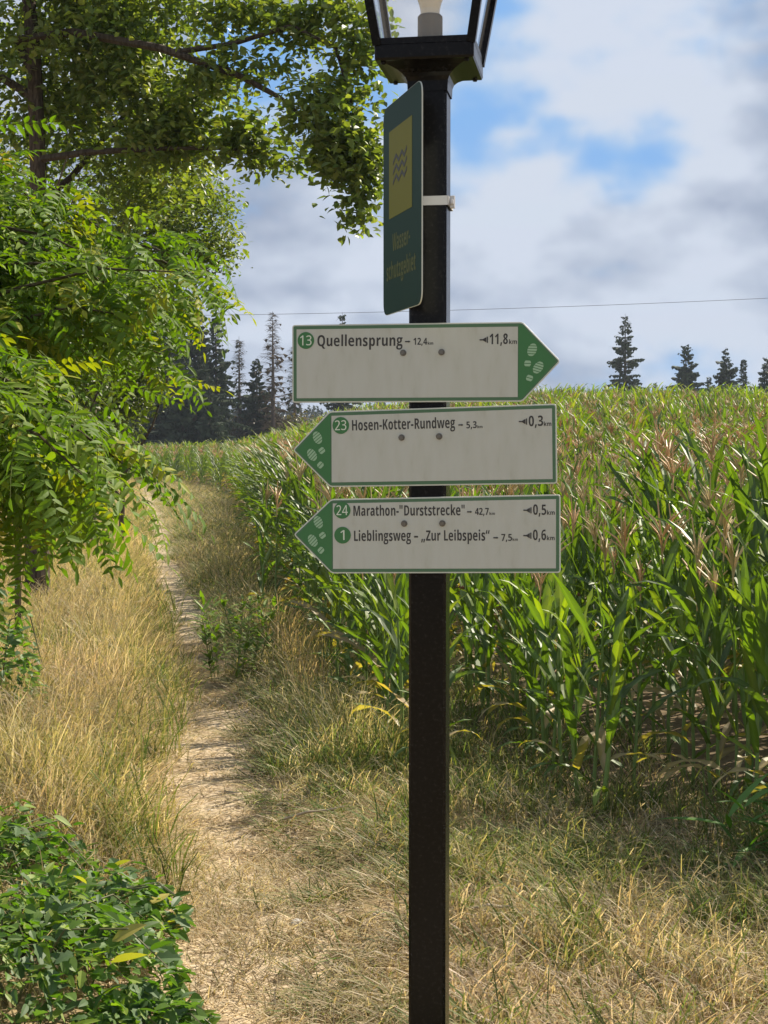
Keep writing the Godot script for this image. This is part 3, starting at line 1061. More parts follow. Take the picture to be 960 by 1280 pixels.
func grasses() -> void:
	var r := RandomNumberGenerator.new()
	r.seed = 4242
	var straw := [Color(0.52, 0.425, 0.26), Color(0.60, 0.505, 0.34), Color(0.47, 0.365, 0.21), Color(0.42, 0.37, 0.19), Color(0.66, 0.575, 0.42)]
	var olive := [Color(0.22, 0.25, 0.075), Color(0.17, 0.22, 0.06), Color(0.28, 0.275, 0.10), Color(0.38, 0.34, 0.15)]
	var fresh := [Color(0.10, 0.17, 0.04), Color(0.13, 0.20, 0.045), Color(0.18, 0.23, 0.06)]
	var tall := []
	var mid := []
	var low := []
	var green := []
	for i in 5:
		tall.append(tuft(r, 18, 0.60, 0.10, 0.0058, straw + [olive[2], olive[3]], 0.6, 0.3))
		mid.append(tuft(r, 19, 0.36, 0.10, 0.0054, straw + olive, 0.7, 0.2))
		low.append(tuft(r, 22, 0.16, 0.11, 0.005, straw + [straw[0], straw[2], straw[4], olive[0]], 0.9, 0.05))
		green.append(tuft(r, 17, 0.30, 0.09, 0.0064, fresh + olive, 0.75, 0.05))
	var sets := {"tall": tall, "mid": mid, "low": low, "green": green}
	var X := {}
	var C := {}
	for zone in ["bank", "strip", "verge"]:
		for k in sets:
			for i in 5:
				X[[zone, k, i]] = []
				C[[zone, k, i]] = []
	var put := func(zone: String, kind: String, x: float, d: float, sc: float, sw: float, col: Color) -> void:
		var i := r.randi() % 5
		var b := Basis(Vector3.UP, r.randf() * TAU).scaled(Vector3(sw, sc, sw))
		X[[zone, kind, i]].append(Transform3D(b, on_ground(x, d)))
		C[[zone, kind, i]].append(col)
	# strips of ground by distance: [d0, d1, tufts per square metre, widening]
	for band in [[2.6, 6.0, 190.0, 1.0], [6.0, 9.0, 190.0, 1.0], [9.0, 14.0, 120.0, 1.05], [14.0, 24.0, 55.0, 1.25], [24.0, 45.0, 22.0, 1.8], [45.0, 75.0, 8.0, 2.8], [75.0, 125.0, 3.0, 4.0]]:
		var x0: float = -0.27 * band[1] - 0.5
		var x1: float = minf(0.27 * band[1] + 0.5, 3.2)
		var n := int((band[1] - band[0]) * (x1 - x0) * band[2])
		for q in n:
			var d: float = r.randf_range(band[0], band[1])
			var x := r.randf_range(x0, x1)
			if absf(x) > 0.262 * d + 0.4: continue
			var pd := x - path_x(d)
			var pw := path_w(d)
			var inn := x - edge_x(d)
			var patch := noise.get_noise_2d(x * 8.0, d * 5.0 + 200.0)
			var patch2 := noise.get_noise_2d(x * 3.0 + 90.0, d * 2.5)
			var k := 1.0 + 0.35 * patch2
			var col := Color(k, k * (1.0 + 0.08 * patch), k * (1.0 - 0.1 * patch))
			var sw: float = band[3]
			if absf(pd) < pw * 0.5 * (0.95 + 0.9 * noise.get_noise_2d(x * 14.0, d * 22.0)):
				var keep := 0.0
				if d < 6.6: keep = 0.34 + 0.6 * patch
				if d > 11.0: keep = 0.08
				if d > 9.6 and d < 10.3: keep = 0.7
				if r.randf() < keep: put.call("strip", "low", x, d, r.randf_range(0.25, 0.6), 0.9 * sw, col)
				continue
			if pd < 0.0:
				var inside := false
				for m in MOUNDS:
					if Vector2(x - m[0], d - m[1]).length() < m[2] * 0.8 or (d < 4.5 and x < -0.6): inside = true
				if inside and r.randf() < 0.93: continue
				var away := -pd - pw * 0.5
				if d < 5.6 and away < 0.9 and r.randf() < 0.5:
					put.call("bank", "low", x, d, r.randf_range(0.6, 1.2), sw, col); continue
				var grow := clampf(0.18 + away * 1.7, 0.18, 1.0) * (1.0 + 0.3 * patch)
				var u := r.randf()
				if u < 0.14 + 0.25 * patch: put.call("bank", "green", x, d, r.randf_range(0.7, 1.3), sw, col)
				elif u < 0.45: put.call("bank", "mid", x, d, r.randf_range(0.7, 1.2) * grow, sw, col)
				else: put.call("bank", "tall", x, d, r.randf_range(0.45, 0.85) * grow, sw, col)
			elif inn > 0.12:
				# under the maize only weeds near the edge
				if inn > 1.6 or r.randf() > 0.62 - 0.32 * inn: continue
				put.call("verge", "green" if r.randf() < 0.6 else "low", x, d, r.randf_range(0.35, 0.9), sw, col)
			elif d < 7.4 and pd > pw * 0.5:
				var spot := noise.get_noise_2d(x * 22.0 + 40.0, d * 16.0)
				if spot < -0.22 and r.randf() < 0.8: continue
				var u := r.randf() + 0.75 * spot
				var tramp := smoothstep(0.0, 0.5, pd - pw * 0.5)
				if u < (0.66 if d < 5.2 else 0.42): put.call("verge", "low", x, d, r.randf_range(0.4, 0.9) * lerpf(0.6, 1.1, tramp), sw, col)
				elif u < (0.86 if d < 5.2 else 0.66): put.call("verge", "mid", x, d, r.randf_range(0.22, 0.55) * tramp + 0.1, sw, col)
				else: put.call("verge", "green", x, d, r.randf_range(0.25, 0.65) * tramp + 0.1, sw, col)
			else:
				var side := pd - pw * 0.5
				var u := r.randf() + 0.35 * patch
				if d > 9.6 and d < 13.0 and side > 0.35 and u > 0.4:
					put.call("strip", "tall", x, d, r.randf_range(0.7, 1.05), sw, Color(col.r * 1.0, col.g * 0.92, col.b * 0.85)); continue
				var grow := clampf(0.25 + side * 1.6, 0.25, 1.0)
				if u < (0.74 if d < 9.6 else 0.55): put.call("strip", "green", x, d, r.randf_range(0.6, 1.15) * grow, sw, col)
				elif u < 0.9: put.call("strip", "mid", x, d, r.randf_range(0.6, 1.1) * grow, sw, col)
				else: put.call("strip", "tall", x, d, r.randf_range(0.5, 0.8) * grow, sw, col)
	var total := 0
	for zone in [["bank", "dry_grass", "tall bleached dry grass on the bank left of the path", "dry grass"], ["strip", "strip_grass", "mixed green and straw grass between the path and the maize", "grass"], ["verge", "verge_grass", "short dry grass around the foot of the lamp post before the maize", "grass"]]:
		var top := Node3D.new()
		top.name = zone[1]
		add_child(top)
		tag(top, zone[2], zone[3], "", "stuff")
		for k in sets:
			for i in 5:
				var key := [zone[0], k, i]
				if X[key].size():
					multi("grass_tufts", sets[k][i], M.grass_blade, X[key], C[key], top)
					total += X[key].size()
	# loose straw lying on path and verge
	var g := Geo.new()
	for i in 14:
		var p := Vector3(r.randf_range(-0.1, 0.1), r.randf_range(0.0, 0.012), r.randf_range(-0.1, 0.1))
		var a := r.randf() * TAU
		var l := r.randf_range(0.03, 0.11)
		var f := Vector3(cos(a), r.randf_range(-0.12, 0.12), sin(a)) * l
		var s := Vector3(-sin(a), 0, cos(a)) * r.randf_range(0.001, 0.0022)
		g.quad4(p - s, p + s, p + f + s + Vector3(0, 0.004, 0), p + f - s + Vector3(0, 0.004, 0), (straw[r.randi() % 5] as Color) * r.randf_range(0.7, 1.2))
	var lx := []
	var lc := []
	for q in 6000:
		var d := r.randf_range(2.8, 13.0)
		if d > 7.0 and d < 10.2 and r.randf() < 0.72: continue
		var x := path_x(d) + r.randf_range(-0.7, 0.9 if d > 7.0 else 2.4)
		lx.append(Transform3D(Basis(Vector3.UP, r.randf() * TAU), on_ground(x, d, 0.014)))
		var k := r.randf_range(0.45, 1.3)
		lc.append(Color(k, k * 0.97, k * 0.92))
	var lit := multi("straw_litter", g.mesh(), M.grass_blade, lx, lc)
	tag(lit, "loose broken straw lying on the trodden path", "straw", "", "stuff")
	# clods of earth and crumbs on the path
	g = Geo.new()
	for i in 5:
		var p := Vector3(r.randf_range(-0.08, 0.08), 0.0, r.randf_range(-0.08, 0.08))
		var s := r.randf_range(0.005, 0.014)
		lathe(g, [Vector2(0, -s * 0.5), Vector2(s, 0), Vector2(s * 0.6, s * 0.6), Vector2(0, s * 0.75)], 5, Color(0.46, 0.37, 0.25), p)
	lx = []; lc = []
	for q in 170:
		var d := r.randf_range(3.5, 13.0)
		lx.append(Transform3D(Basis(Vector3.UP, r.randf() * TAU), on_ground(path_x(d) + r.randfn(0.0, 0.28), d, 0.01)))
		var k := r.randf_range(0.5, 1.2)
		lc.append(Color(k, k, k))
	tag(multi("earth_crumbs", g.mesh(), M.stalk, lx, lc), "small crumbs of earth scattered along the path", "earth", "", "stuff")
	print("grass ", total)

# ------------------------------------------------------------------ leafy plants low in the picture
func leaf_mesh(r: RandomNumberGenerator, l: float, w: float, col: Color, lobed := false, seg := 5) -> ArrayMesh:
	# leaf along +x, folded along the midrib, tip drooping
	var g := Geo.new()
	leaf_into(g, Transform3D(), r, l, w, col, lobed, seg)
	return g.mesh()

func leaf_into(g: Geo, t: Transform3D, r: RandomNumberGenerator, l: float, w: float, col: Color, lobed := false, seg := 5) -> void:
	var droop := r.randf_range(0.1, 0.5)
	var fold := r.randf_range(0.1, 0.45)
	var pl := -1
	var pm := -1
	var pr := -1
	for i in seg + 1:
		var s := float(i) / seg
		var ww := w * 0.5 * pow(sin(PI * clampf(pow(s, 0.75) * 0.97 + 0.03, 0.0, 1.0)), 0.8)
		if lobed: ww *= 1.0 if i % 2 == 1 else 0.62
		if i == seg: ww = 0.0
		var p := Vector3(s * l, -droop * l * s * s * 0.5, 0)
		var a := g.vert(t * (p + Vector3(0, ww * fold, -ww)), col)
		var b := g.vert(t * p, col)
		var c := g.vert(t * (p + Vector3(0, ww * fold, ww)), col)
		if i > 0:
			if i < seg:
				g.quad(pl, a, b, pm); g.quad(pm, b, c, pr)
			else:
				g.tri(pl, b, pm); g.tri(pm, b, pr)
		pl = a; pm = b; pr = c

const MOUNDS := [
	[-1.08, 4.4, 0.48, 0.29, 295, "leafy green bramble mound filling the bottom left corner"],
	[-0.96, 5.0, 0.30, 0.18, 200, "low leafy bramble beside the path, in front of the dry grass"],
	[-1.45, 5.45, 0.42, 0.28, 260, "leafy bramble mound rising at the left edge before the dry grass"],
	[-0.68, 4.25, 0.20, 0.12, 130, "smallest bramble sprawl at the bottom edge next to the path"],
	[-2.12, 8.3, 0.26, 0.80, 180, "tall leafy bramble at the left edge just below the locust leaves"]]
func leafy_plants() -> void:
	var r := RandomNumberGenerator.new()
	r.seed = 91
	var cols := [Color(0.085, 0.165, 0.04), Color(0.11, 0.20, 0.045), Color(0.14, 0.24, 0.045), Color(0.12, 0.19, 0.085), Color(0.22, 0.30, 0.05)]
	var big := []
	for i in 10:
		big.append(leaf_mesh(r, r.randf_range(0.034, 0.078), r.randf_range(0.020, 0.044), cols[i % cols.size()] * r.randf_range(0.8, 1.25), i % 2 == 0, 6))
	var yellow := leaf_mesh(r, 0.10, 0.05, Color(0.5, 0.42, 0.12))
	# bramble mounds, lower left corner: [x, d, radius, height, leaves, label]
	for b in MOUNDS:
		var t := thing("bramble", b[5], "bramble", on_ground(b[0], b[1]), "brambles left of the path")
		for k in 9:
			var a := r.randf() * TAU
			var g := Geo.new()
			var e := Vector3(cos(a), 0, sin(a)) * float(b[2])
			var p := [Vector3(0, -0.02, 0), e * 0.35 + Vector3(0, b[3] * 0.8, 0), e * 0.75 + Vector3(0, b[3] * 0.85, 0), e * 1.0 + Vector3(0, b[3] * 0.5, 0)]
			tube(g, p, [0.004, 0.0035, 0.003, 0.0015], 5, Color(0.12, 0.12, 0.05))
			obj("stem", g.mesh(), M.stalk, t)
		var xs := []
		var cs := []
		for j in 10:
			xs.append([]); cs.append([])
		for i in int(b[4] * 5.0):
			var a := r.randf() * TAU
			var rr := sqrt(r.randf())
			var top: float = b[3] * sqrt(maxf(0.05, 1.0 - rr * rr * 0.95)) * (1.0 + 0.7 * noise.get_noise_2d(cos(a) * rr * 40.0, sin(a) * rr * 40.0 + b[0] * 50.0))
			var y := top * (1.0 - (0.25 if i < b[4] else 0.8) * pow(r.randf(), 2.0))
			var bs := Basis(Vector3.UP, -a + r.randfn(0.0, 0.9)) * Basis(Vector3.BACK, r.randf_range(-0.9, 0.6)) * Basis(Vector3.RIGHT, r.randf_range(-0.8, 0.8))
			var tr := Transform3D(bs.scaled(Vector3.ONE * r.randf_range(0.6, 1.25)), Vector3(cos(a) * rr * b[2], y, sin(a) * rr * b[2]))
			var j := r.randi() % 10
			if i < b[4]:
				obj("leaf", yellow if r.randf() < 0.02 else big[j], M.weed_leaf, t).transform = tr
			else:
				xs[j].append(tr); cs[j].append(Color.WHITE)
		var mass := Node3D.new()
		mass.name = "foliage"
		mass.set_meta("kind", "stuff")
		t.add_child(mass)
		for j in 10: multi("leaves", big[j], M.weed_leaf, xs[j], cs[j], mass)
	# weeds with upright leafy stems between the path and the maize, and in the verge
	var weeds := [
		[-1.12, 11.0, 0.34, 0.56, 290, "bushy green weed growing at the path edge beside dry stalks", Color(0.17, 0.24, 0.05)],
		[-1.0, 12.2, 0.26, 0.45, 200, "second green weed just behind the bushy one at the path edge", Color(0.17, 0.24, 0.05)],
		[1.52, 5.75, 0.20, 0.34, 90, "bright green broad bladed weed at the right border of the verge", Color(0.10, 0.20, 0.04)]]
	for b in weeds:
		var t := thing("weed", b[5], "weed", on_ground(b[0], b[1]), "green weeds beside the maize")
		var narrow := []
		for i in 4: narrow.append(leaf_mesh(r, 0.12 if b[0] < 0.0 else 0.24, 0.028 if b[0] < 0.0 else 0.032, (b[6] as Color) * r.randf_range(0.8, 1.3)))
		var ns := 14
		var each := int(b[4] / ns)
		for k in ns:
			var a := r.randf() * TAU
			var rr: float = b[2] * sqrt(r.randf())
			var foot := Vector3(cos(a) * rr * 0.7, -0.02, sin(a) * rr * 0.7)
			var tip := Vector3(cos(a) * rr * 1.2, b[3] * r.randf_range(0.7, 1.1), sin(a) * rr * 1.2)
			var g := Geo.new()
			tube(g, [foot, foot.lerp(tip, 0.5) + Vector3(0, 0.02, 0), tip], [0.0035, 0.003, 0.0015], 5, Color(0.14, 0.16, 0.05))
			obj("stem", g.mesh(), M.stalk, t)
			for i in each:
				var s := r.randf_range(0.15, 1.0)
				var o := obj("leaf", narrow[r.randi() % 4], M.weed_leaf, t)
				o.transform = Transform3D((Basis(Vector3.UP, r.randf() * TAU) * Basis(Vector3.BACK, r.randf_range(0.1, 0.9))).scaled(Vector3.ONE * r.randf_range(0.6, 1.2)), foot.lerp(tip, s))

# ------------------------------------------------------------------ black locust overhanging from the left
func frond(r: RandomNumberGenerator, l: float, pairs: int, col: Color) -> ArrayMesh:
	var g := Geo.new()
	var pts := []
	var droop := r.randf_range(0.25, 0.7)
	for i in 6:
		var s := i / 5.0
		pts.append(Vector3(s * l, -droop * l * s * s * 0.5, 0))
	tube(g, pts, [0.0016, 0.0014, 0.0012, 0.001, 0.0008, 0.0006], 4, Color(0.2, 0.25, 0.06))
	for i in pairs * 2 + 1:
		var k := i / 2
		var s := 0.16 + 0.80 * k / pairs
		var sd := 1.0 if i % 2 == 0 else -1.0
		var p := Vector3(s * l, -droop * l * s * s * 0.5, 0)
		var ll := 0.056 * (1.0 - 0.35 * absf(s - 0.45)) * r.randf_range(0.85, 1.1)
		var yaw := sd * r.randf_range(1.05, 1.4)
		if i == pairs * 2: yaw = 0.0; p = pts[-1]
		var b := Basis(Vector3.UP, -yaw) * Basis(Vector3.BACK, r.randf_range(-0.55, 0.1)) * Basis(Vector3.RIGHT, r.randf_range(-0.35, 0.35))
		leaf_into(g, Transform3D(b, p), r, ll, ll * 0.36, col * r.randf_range(0.85, 1.18), false, 4)
	return g.mesh()

func locusts() -> void:
	var r := RandomNumberGenerator.new()
	r.seed = 333
	var kinds := []
	for i in 9:
		var c := Color(0.13, 0.22, 0.03)
		if i >= 5: c = Color(0.19, 0.27, 0.034)
		if i == 8: c = Color(0.30, 0.31, 0.035)
		kinds.append(frond(r, r.randf_range(0.23, 0.33), r.randi_range(7, 9), c))
	var shrubs := [
		{"label": "bright green locust tree with feathery leaves overhanging the path at lower left", "foot": [-2.3, 4.9], "d": 4.8, "n": 300, "more": 420, "boughs": [[-160, 520, 165, 588], [-150, 540, 110, 600]]},
		{"label": "upper locust tree with drooping yellow green leaf sprays against the oak", "foot": [-2.9, 5.9], "d": 5.9, "n": 300, "more": 520, "boughs": [[-60, 330, 262, 340], [60, 370, 245, 352], [-160, 200, 40, 250], [-100, 280, 150, 300]]}]
	for i in 15:
		var ex := r.randf_range(-20, 130)
		shrubs[0].boughs.append([r.randf_range(-230, -130), r.randf_range(380, 600), ex, r.randf_range(440, 650 - maxf(ex - 60.0, 0.0) * 0.9)])
	for i in 16:
		var ex := r.randf_range(0, 225)
		shrubs[1].boughs.append([r.randf_range(-220, -80), r.randf_range(240, 500), ex, r.randf_range(maxf(250.0, 200.0 + ex * 0.55), 470)])
	for sh in shrubs:
		var t := thing("locust_tree", sh.label, "tree", on_ground(sh.foot[0], sh.foot[1]), "locust trees at the left")
		var o: Vector3 = t.position
		var g := Geo.new()
		var crown := Vector3(0.1, 2.6, 0.0)
		tube(g, [Vector3(0, -0.1, 0), Vector3(0.03, 0.9, 0.02), Vector3(0.0, 1.8, -0.03), crown], [0.05, 0.042, 0.034, 0.02], 8, Color(0.13, 0.10, 0.07))
		g.smooth = false
		obj("trunk", g.mesh(), M.bark, t)
		var lines := []
		for b in sh.boughs:
			var dd: float = sh.d + r.randf_range(-0.45, 0.45)
			var a: Vector3 = at(b[0], b[1], dd) - o
			var e: Vector3 = at(b[2], b[3], dd + r.randf_range(-0.3, 0.3)) - o
			var mid := a.lerp(e, 0.5) + Vector3(0, 0.12, 0)
			var root := Vector3(0.02, clampf(a.y - 0.3, 0.5, 2.5), 0)
			var pts := [root, a, a.lerp(mid, 0.55) + Vector3(0, 0.03, 0), mid, mid.lerp(e, 0.55) + Vector3(0, 0.04, 0), e]
			g = Geo.new()
			tube(g, pts, [0.016, 0.011, 0.009, 0.007, 0.005, 0.002], 6, Color(0.10, 0.085, 0.05))
			obj("bough", g.mesh(), M.bark, t)
			lines.append(pts)
		var xs := []
		var shown := 0
		for i in int(sh.n) + int(sh.more):
			var ln: Array = lines[i % lines.size()]
			var s := pow(r.randf(), 0.8) * (ln.size() - 2.001) + 1.0
			var k := int(s)
			var p: Vector3 = ln[k].lerp(ln[k + 1], s - k)
			var along: Vector3 = (ln[k + 1] - ln[k]).normalized()
			var dirv := (along * r.randf_range(0.2, 1.0) + Vector3(r.randfn(0, 0.5), r.randfn(-0.35, 0.35), r.randfn(0, 0.7))).normalized()
			var up := Vector3(r.randfn(0.1, 0.35), 1.0, r.randfn(0, 0.35))
			var z := dirv.cross(up).normalized()
			var y := z.cross(dirv).normalized()
			p += Vector3(r.randfn(0, 0.05), r.randfn(0, 0.06), r.randfn(0, 0.08))
			var tr := Transform3D(Basis(dirv, y, z).scaled(Vector3.ONE * r.randf_range(0.75, 1.15)), p)
			var kind := r.randi() % 9 if r.randf() < 0.75 else r.randi() % 6
			var q := tr.origin + o
			if shown < 300 and q.x > -0.29 * -q.z:
				shown += 1
				obj("leaf", kinds[kind], M.locust_leaf, t).transform = tr
			else:
				xs.append([kind, tr])
		var mass := Node3D.new()
		mass.name = "foliage"
		mass.set_meta("kind", "stuff")
		t.add_child(mass)
		for kind in 9:
			var sel := []
			var cc := []
			for q in xs:
				if q[0] == kind:
					sel.append(q[1]); cc.append(Color.WHITE)
			if sel.size(): multi("leaves", kinds[kind], M.locust_leaf, sel, cc, mass)

# ------------------------------------------------------------------ broadleaved trees
func twig_cluster(r: RandomNumberGenerator, leaves: int, size: float, ll: float, cols: Array) -> ArrayMesh:
	var g := Geo.new()
	for i in leaves:
		var p := Vector3(r.randfn(0, 0.42), r.randfn(0, 0.32), r.randfn(0, 0.42)) * size
		var b := Basis(Vector3.UP, r.randf() * TAU) * Basis(Vector3.BACK, r.randf_range(-1.1, 0.5)) * Basis(Vector3.RIGHT, r.randf_range(-0.7, 0.7))
		leaf_into(g, Transform3D(b, p), r, ll * r.randf_range(0.75, 1.2), ll * r.randf_range(0.5, 0.7), (cols[r.randi() % cols.size()] as Color) * r.randf_range(0.8, 1.2), false, 3)
	return g.mesh()

func broad_tree(r: RandomNumberGenerator, label: String, foot: Vector3, trunk: Array, limbs: Array, blobs: Array, clusters: Array, per: float, tint: Color, bark_col: Color, called := "broadleaf_tree") -> Node3D:
	# blobs: [centre px x, centre px y, depth, rx px, ry px, depth radius m, amount]
	var t := thing(called, label, "tree", foot, "trees along the left side")
	var g := Geo.new()
	tube(g, trunk[0], trunk[1], 9, bark_col)
	obj("trunk", g.mesh(), M.bark, t)
	for l in limbs:
		g = Geo.new()
		tube(g, l[0], l[1], 6, bark_col * 0.8)
		obj("limb", g.mesh(), M.bark, t)
	var xs := []
	var cs := []
	for i in clusters.size():
		xs.append([]); cs.append([])
	for b in blobs:
		var c := at(b[0], b[1], b[2]) - foot
		var k: float = b[2] / F
		var rad := Vector3(b[3] * k, b[4] * k, b[5])
		var n := int(b[6] * per)
		for i in n:
			var u := Vector3(r.randfn(), r.randfn(), r.randfn()).normalized() * pow(r.randf(), 0.45)
			# clumps: keep where a coarse noise is high, so that gaps stay open
			var p: Vector3 = c + u * rad
			if noise.get_noise_3d(p.x * 14.0, p.y * 14.0, p.z * 14.0) < -0.05: continue
			var j := r.randi() % clusters.size()
			xs[j].append(Transform3D(Basis(Vector3.UP, r.randf() * TAU).scaled(Vector3.ONE * r.randf_range(0.75, 1.2)), p))
			var q := r.randf_range(0.8, 1.2)
			cs[j].append(Color(tint.r * q * r.randf_range(0.92, 1.1), tint.g * q, tint.b * q))
	var crown := Node3D.new()
	crown.name = "crown"
	crown.set_meta("kind", "stuff")
	t.add_child(crown)
	for j in clusters.size():
		if xs[j].size(): multi("foliage", clusters[j], M.tree_leaf, xs[j], cs[j], crown)
	return t

func broad_trees() -> void:
	var r := RandomNumberGenerator.new()
	r.seed = 555
	var oakc := [Color(0.13, 0.17, 0.056), Color(0.15, 0.19, 0.064), Color(0.11, 0.15, 0.052), Color(0.19, 0.215, 0.08)]
	var A := []
	for i in 4: A.append(twig_cluster(r, 14, 0.24, 0.08, oakc))
	var B := []
	for i in 4: B.append(twig_cluster(r, 20, 0.34, 0.075, oakc))
	# big oak whose limb reaches over the path
	var d := 14.0
	var f := on_ground(at(45, 500, d).x, d)
	var pp := func(px: float, py: float, dd := 14.0) -> Vector3: return at(px, py, dd) - f
	var trunk := [[Vector3(0, -0.1, 0), pp.call(44, 560), pp.call(40, 370), pp.call(48, 220), pp.call(42, 60), pp.call(20, -150), pp.call(0, -420)], [0.12, 0.10, 0.085, 0.075, 0.065, 0.05, 0.03]]
	var limbs := [
		[[pp.call(42, 90), pp.call(20, 50), pp.call(90, 40, 13.6), pp.call(200, 60, 13.2), pp.call(300, 95, 13.0), pp.call(350, 122, 12.9), pp.call(395, 160, 12.8)], [0.05, 0.045, 0.04, 0.035, 0.028, 0.02, 0.008]],
		[[pp.call(215, 66, 13.2), pp.call(290, 55, 13.0), pp.call(365, 32, 12.9), pp.call(420, 60, 12.8), pp.call(445, 150, 12.8), pp.call(455, 240, 12.8)], [0.028, 0.024, 0.02, 0.015, 0.01, 0.005]],
		[[pp.call(44, 200), pp.call(110, 190, 13.8), pp.call(220, 185, 13.6), pp.call(290, 186, 13.5), pp.call(340, 195, 13.5)], [0.04, 0.032, 0.02, 0.012, 0.005]],
		[[pp.call(46, 260), pp.call(90, 220, 14.3), pp.call(150, 150, 14.6), pp.call(200, 90, 14.8)], [0.035, 0.028, 0.02, 0.008]],
		[[pp.call(40, 120), pp.call(-60, 60, 14.3), pp.call(-150, -40, 14.6)], [0.045, 0.03, 0.01]],
		[[pp.call(30, -40), pp.call(130, -110, 13.6), pp.call(260, -120, 13.2), pp.call(380, -60, 12.9)], [0.045, 0.03, 0.02, 0.008]]]
	var blobs := [
		[60, 40, 14.3, 130, 110, 1.1, 300], [150, 30, 13.9, 100, 80, 0.8, 240], [215, 110, 13.8, 75, 70, 0.6, 150], [130, 150, 14.4, 100, 80, 0.9, 200], [20, 150, 15.0, 110, 120, 0.9, 180],
		[220, 175, 13.8, 60, 50, 0.5, 90], [-120, 60, 14.3, 140, 180, 1.3, 200], [40, -110, 14.2, 180, 110, 1.3, 240], [230, -90, 13.6, 130, 60, 0.9, 120], [150, 235, 14.8, 120, 50, 0.7, 120],
		[300, 18, 13.2, 65, 22, 0.4, 42], [265, 88, 13.1, 48, 26, 0.3, 44], [325, 92, 13.0, 40, 24, 0.3, 16], [390, 22, 12.9, 55, 34, 0.4, 74], [440, 40, 12.9, 32, 50, 0.35, 70], [420, 92, 12.8, 50, 36, 0.45, 46], [430, 150, 12.8, 42, 40, 0.45, 50], [385, 120, 12.8, 30, 28, 0.25, 22],
		[446, 205, 12.8, 28, 38, 0.25, 56], [420, 190, 12.8, 24, 30, 0.22, 26], [450, 258, 12.8, 14, 26, 0.12, 16], [402, 238, 12.8, 10, 12, 0.1, 6], [370, 150, 12.9, 26, 14, 0.2, 10],
		[300, 172, 13.5, 36, 16, 0.25, 34], [345, 196, 13.5, 40, 16, 0.2, 44], [310, 150, 13.5, 16, 12, 0.2, 6], [440, -40, 12.9, 60, 40, 0.4, 50]]
	broad_tree(r, "large oak with olive green leaves and a long limb reaching over the path", f, trunk, limbs, blobs, A, 1.75, Color(1.3, 1.42, 1.2), Color(0.11, 0.09, 0.07), "oak_tree")
	# second tree behind it, rounder, crown down to eye level
	d = 22.0
	f = on_ground(at(110, 560, d).x, d)
	var p2 := func(px: float, py: float, dd := 22.0) -> Vector3: return at(px, py, dd) - f
	trunk = [[Vector3(0, -0.1, 0), p2.call(112, 480), p2.call(125, 380), p2.call(150, 290), p2.call(180, 210)], [0.12, 0.10, 0.08, 0.06, 0.03]]
	limbs = [[[p2.call(125, 390), p2.call(205, 360, 21.6), p2.call(270, 330, 21.4)], [0.05, 0.03, 0.01]], [[p2.call(130, 360), p2.call(100, 310), p2.call(70, 280)], [0.05, 0.03, 0.01]], [[p2.call(142, 320), p2.call(220, 270), p2.call(265, 235)], [0.04, 0.025, 0.01]]]
	blobs = [[195, 235, 22, 85, 60, 1.2, 210], [245, 265, 22, 48, 50, 0.8, 110], [210, 310, 22, 75, 45, 1.0, 150], [262, 315, 21.8, 34, 26, 0.5, 40], [130, 300, 22.5, 95, 70, 1.2, 200], [60, 330, 23, 90, 90, 1.2, 180], [200, 385, 22, 62, 40, 0.8, 90], [130, 400, 22.5, 90, 55, 1.0, 150], [-30, 260, 23, 100, 120, 1.4, 150]]
	broad_tree(r, "rounded broadleaf tree behind the oak with crown reaching towards the spruces", f, trunk, limbs, blobs, B, 1.6, Color(1.2, 1.28, 1.0), Color(0.16, 0.13, 0.10))
	# shrubs closing the wood edge
	var Cc := [Color(0.10, 0.15, 0.035), Color(0.12, 0.17, 0.04), Color(0.08, 0.12, 0.035)]
	var C := []
	for i in 3: C.append(twig_cluster(r, 20, 0.32, 0.07, Cc))
	for s in [[150, 505, 24.0, "light green shrub at the wood edge under the rounded tree", [[155, 495, 24.0, 42, 50, 0.6, 100], [120, 470, 24.4, 60, 70, 0.8, 130], [160, 455, 24.0, 36, 30, 0.5, 60]]],
			[40, 520, 17.0, "dense shrub at the wood edge behind the locust leaves", [[40, 500, 17.0, 90, 90, 0.9, 210], [-40, 440, 17.0, 110, 130, 1.0, 210], [90, 450, 17.6, 60, 70, 0.7, 120]]],
			[100, 540, 30.0, "farther low shrub where the path meets the wood", [[110, 530, 30.0, 50, 30, 0.8, 90], [70, 500, 30.0, 70, 60, 1.0, 140], [140, 545, 31.0, 22, 14, 0.5, 26]]]]:
		f = on_ground(at(s[0], 560, s[2]).x, s[2])
		var top := at(s[0], s[1] - 40, s[2]) - f
		broad_tree(r, s[3], f, [[Vector3(0, -0.1, 0), top * 0.5 + Vector3(0.05, 0, 0), top], [0.05, 0.035, 0.01]], [[[top * 0.4, top * 0.7 + Vector3(0.5, 0, 0), top + Vector3(0.8, 0.1, 0)], [0.025, 0.018, 0.006]], [[top * 0.3, top * 0.6 + Vector3(-0.5, 0, 0), top + Vector3(-0.9, 0, 0)], [0.025, 0.018, 0.006]]], s[4], C, 2.2, Color(1, 1, 1), Color(0.14, 0.11, 0.08), "wood_edge_shrub")
	# yellow leaf spray at the edge of the wood
	var yc := [Color(0.42, 0.36, 0.05), Color(0.34, 0.32, 0.05)]
	var Y := [twig_cluster(r, 9, 0.15, 0.075, yc)]
	d = 11.0
	f = on_ground(at(20, 560, d).x, d)
	var py := func(px: float, pyy: float) -> Vector3: return at(px, pyy, 11.0) - f
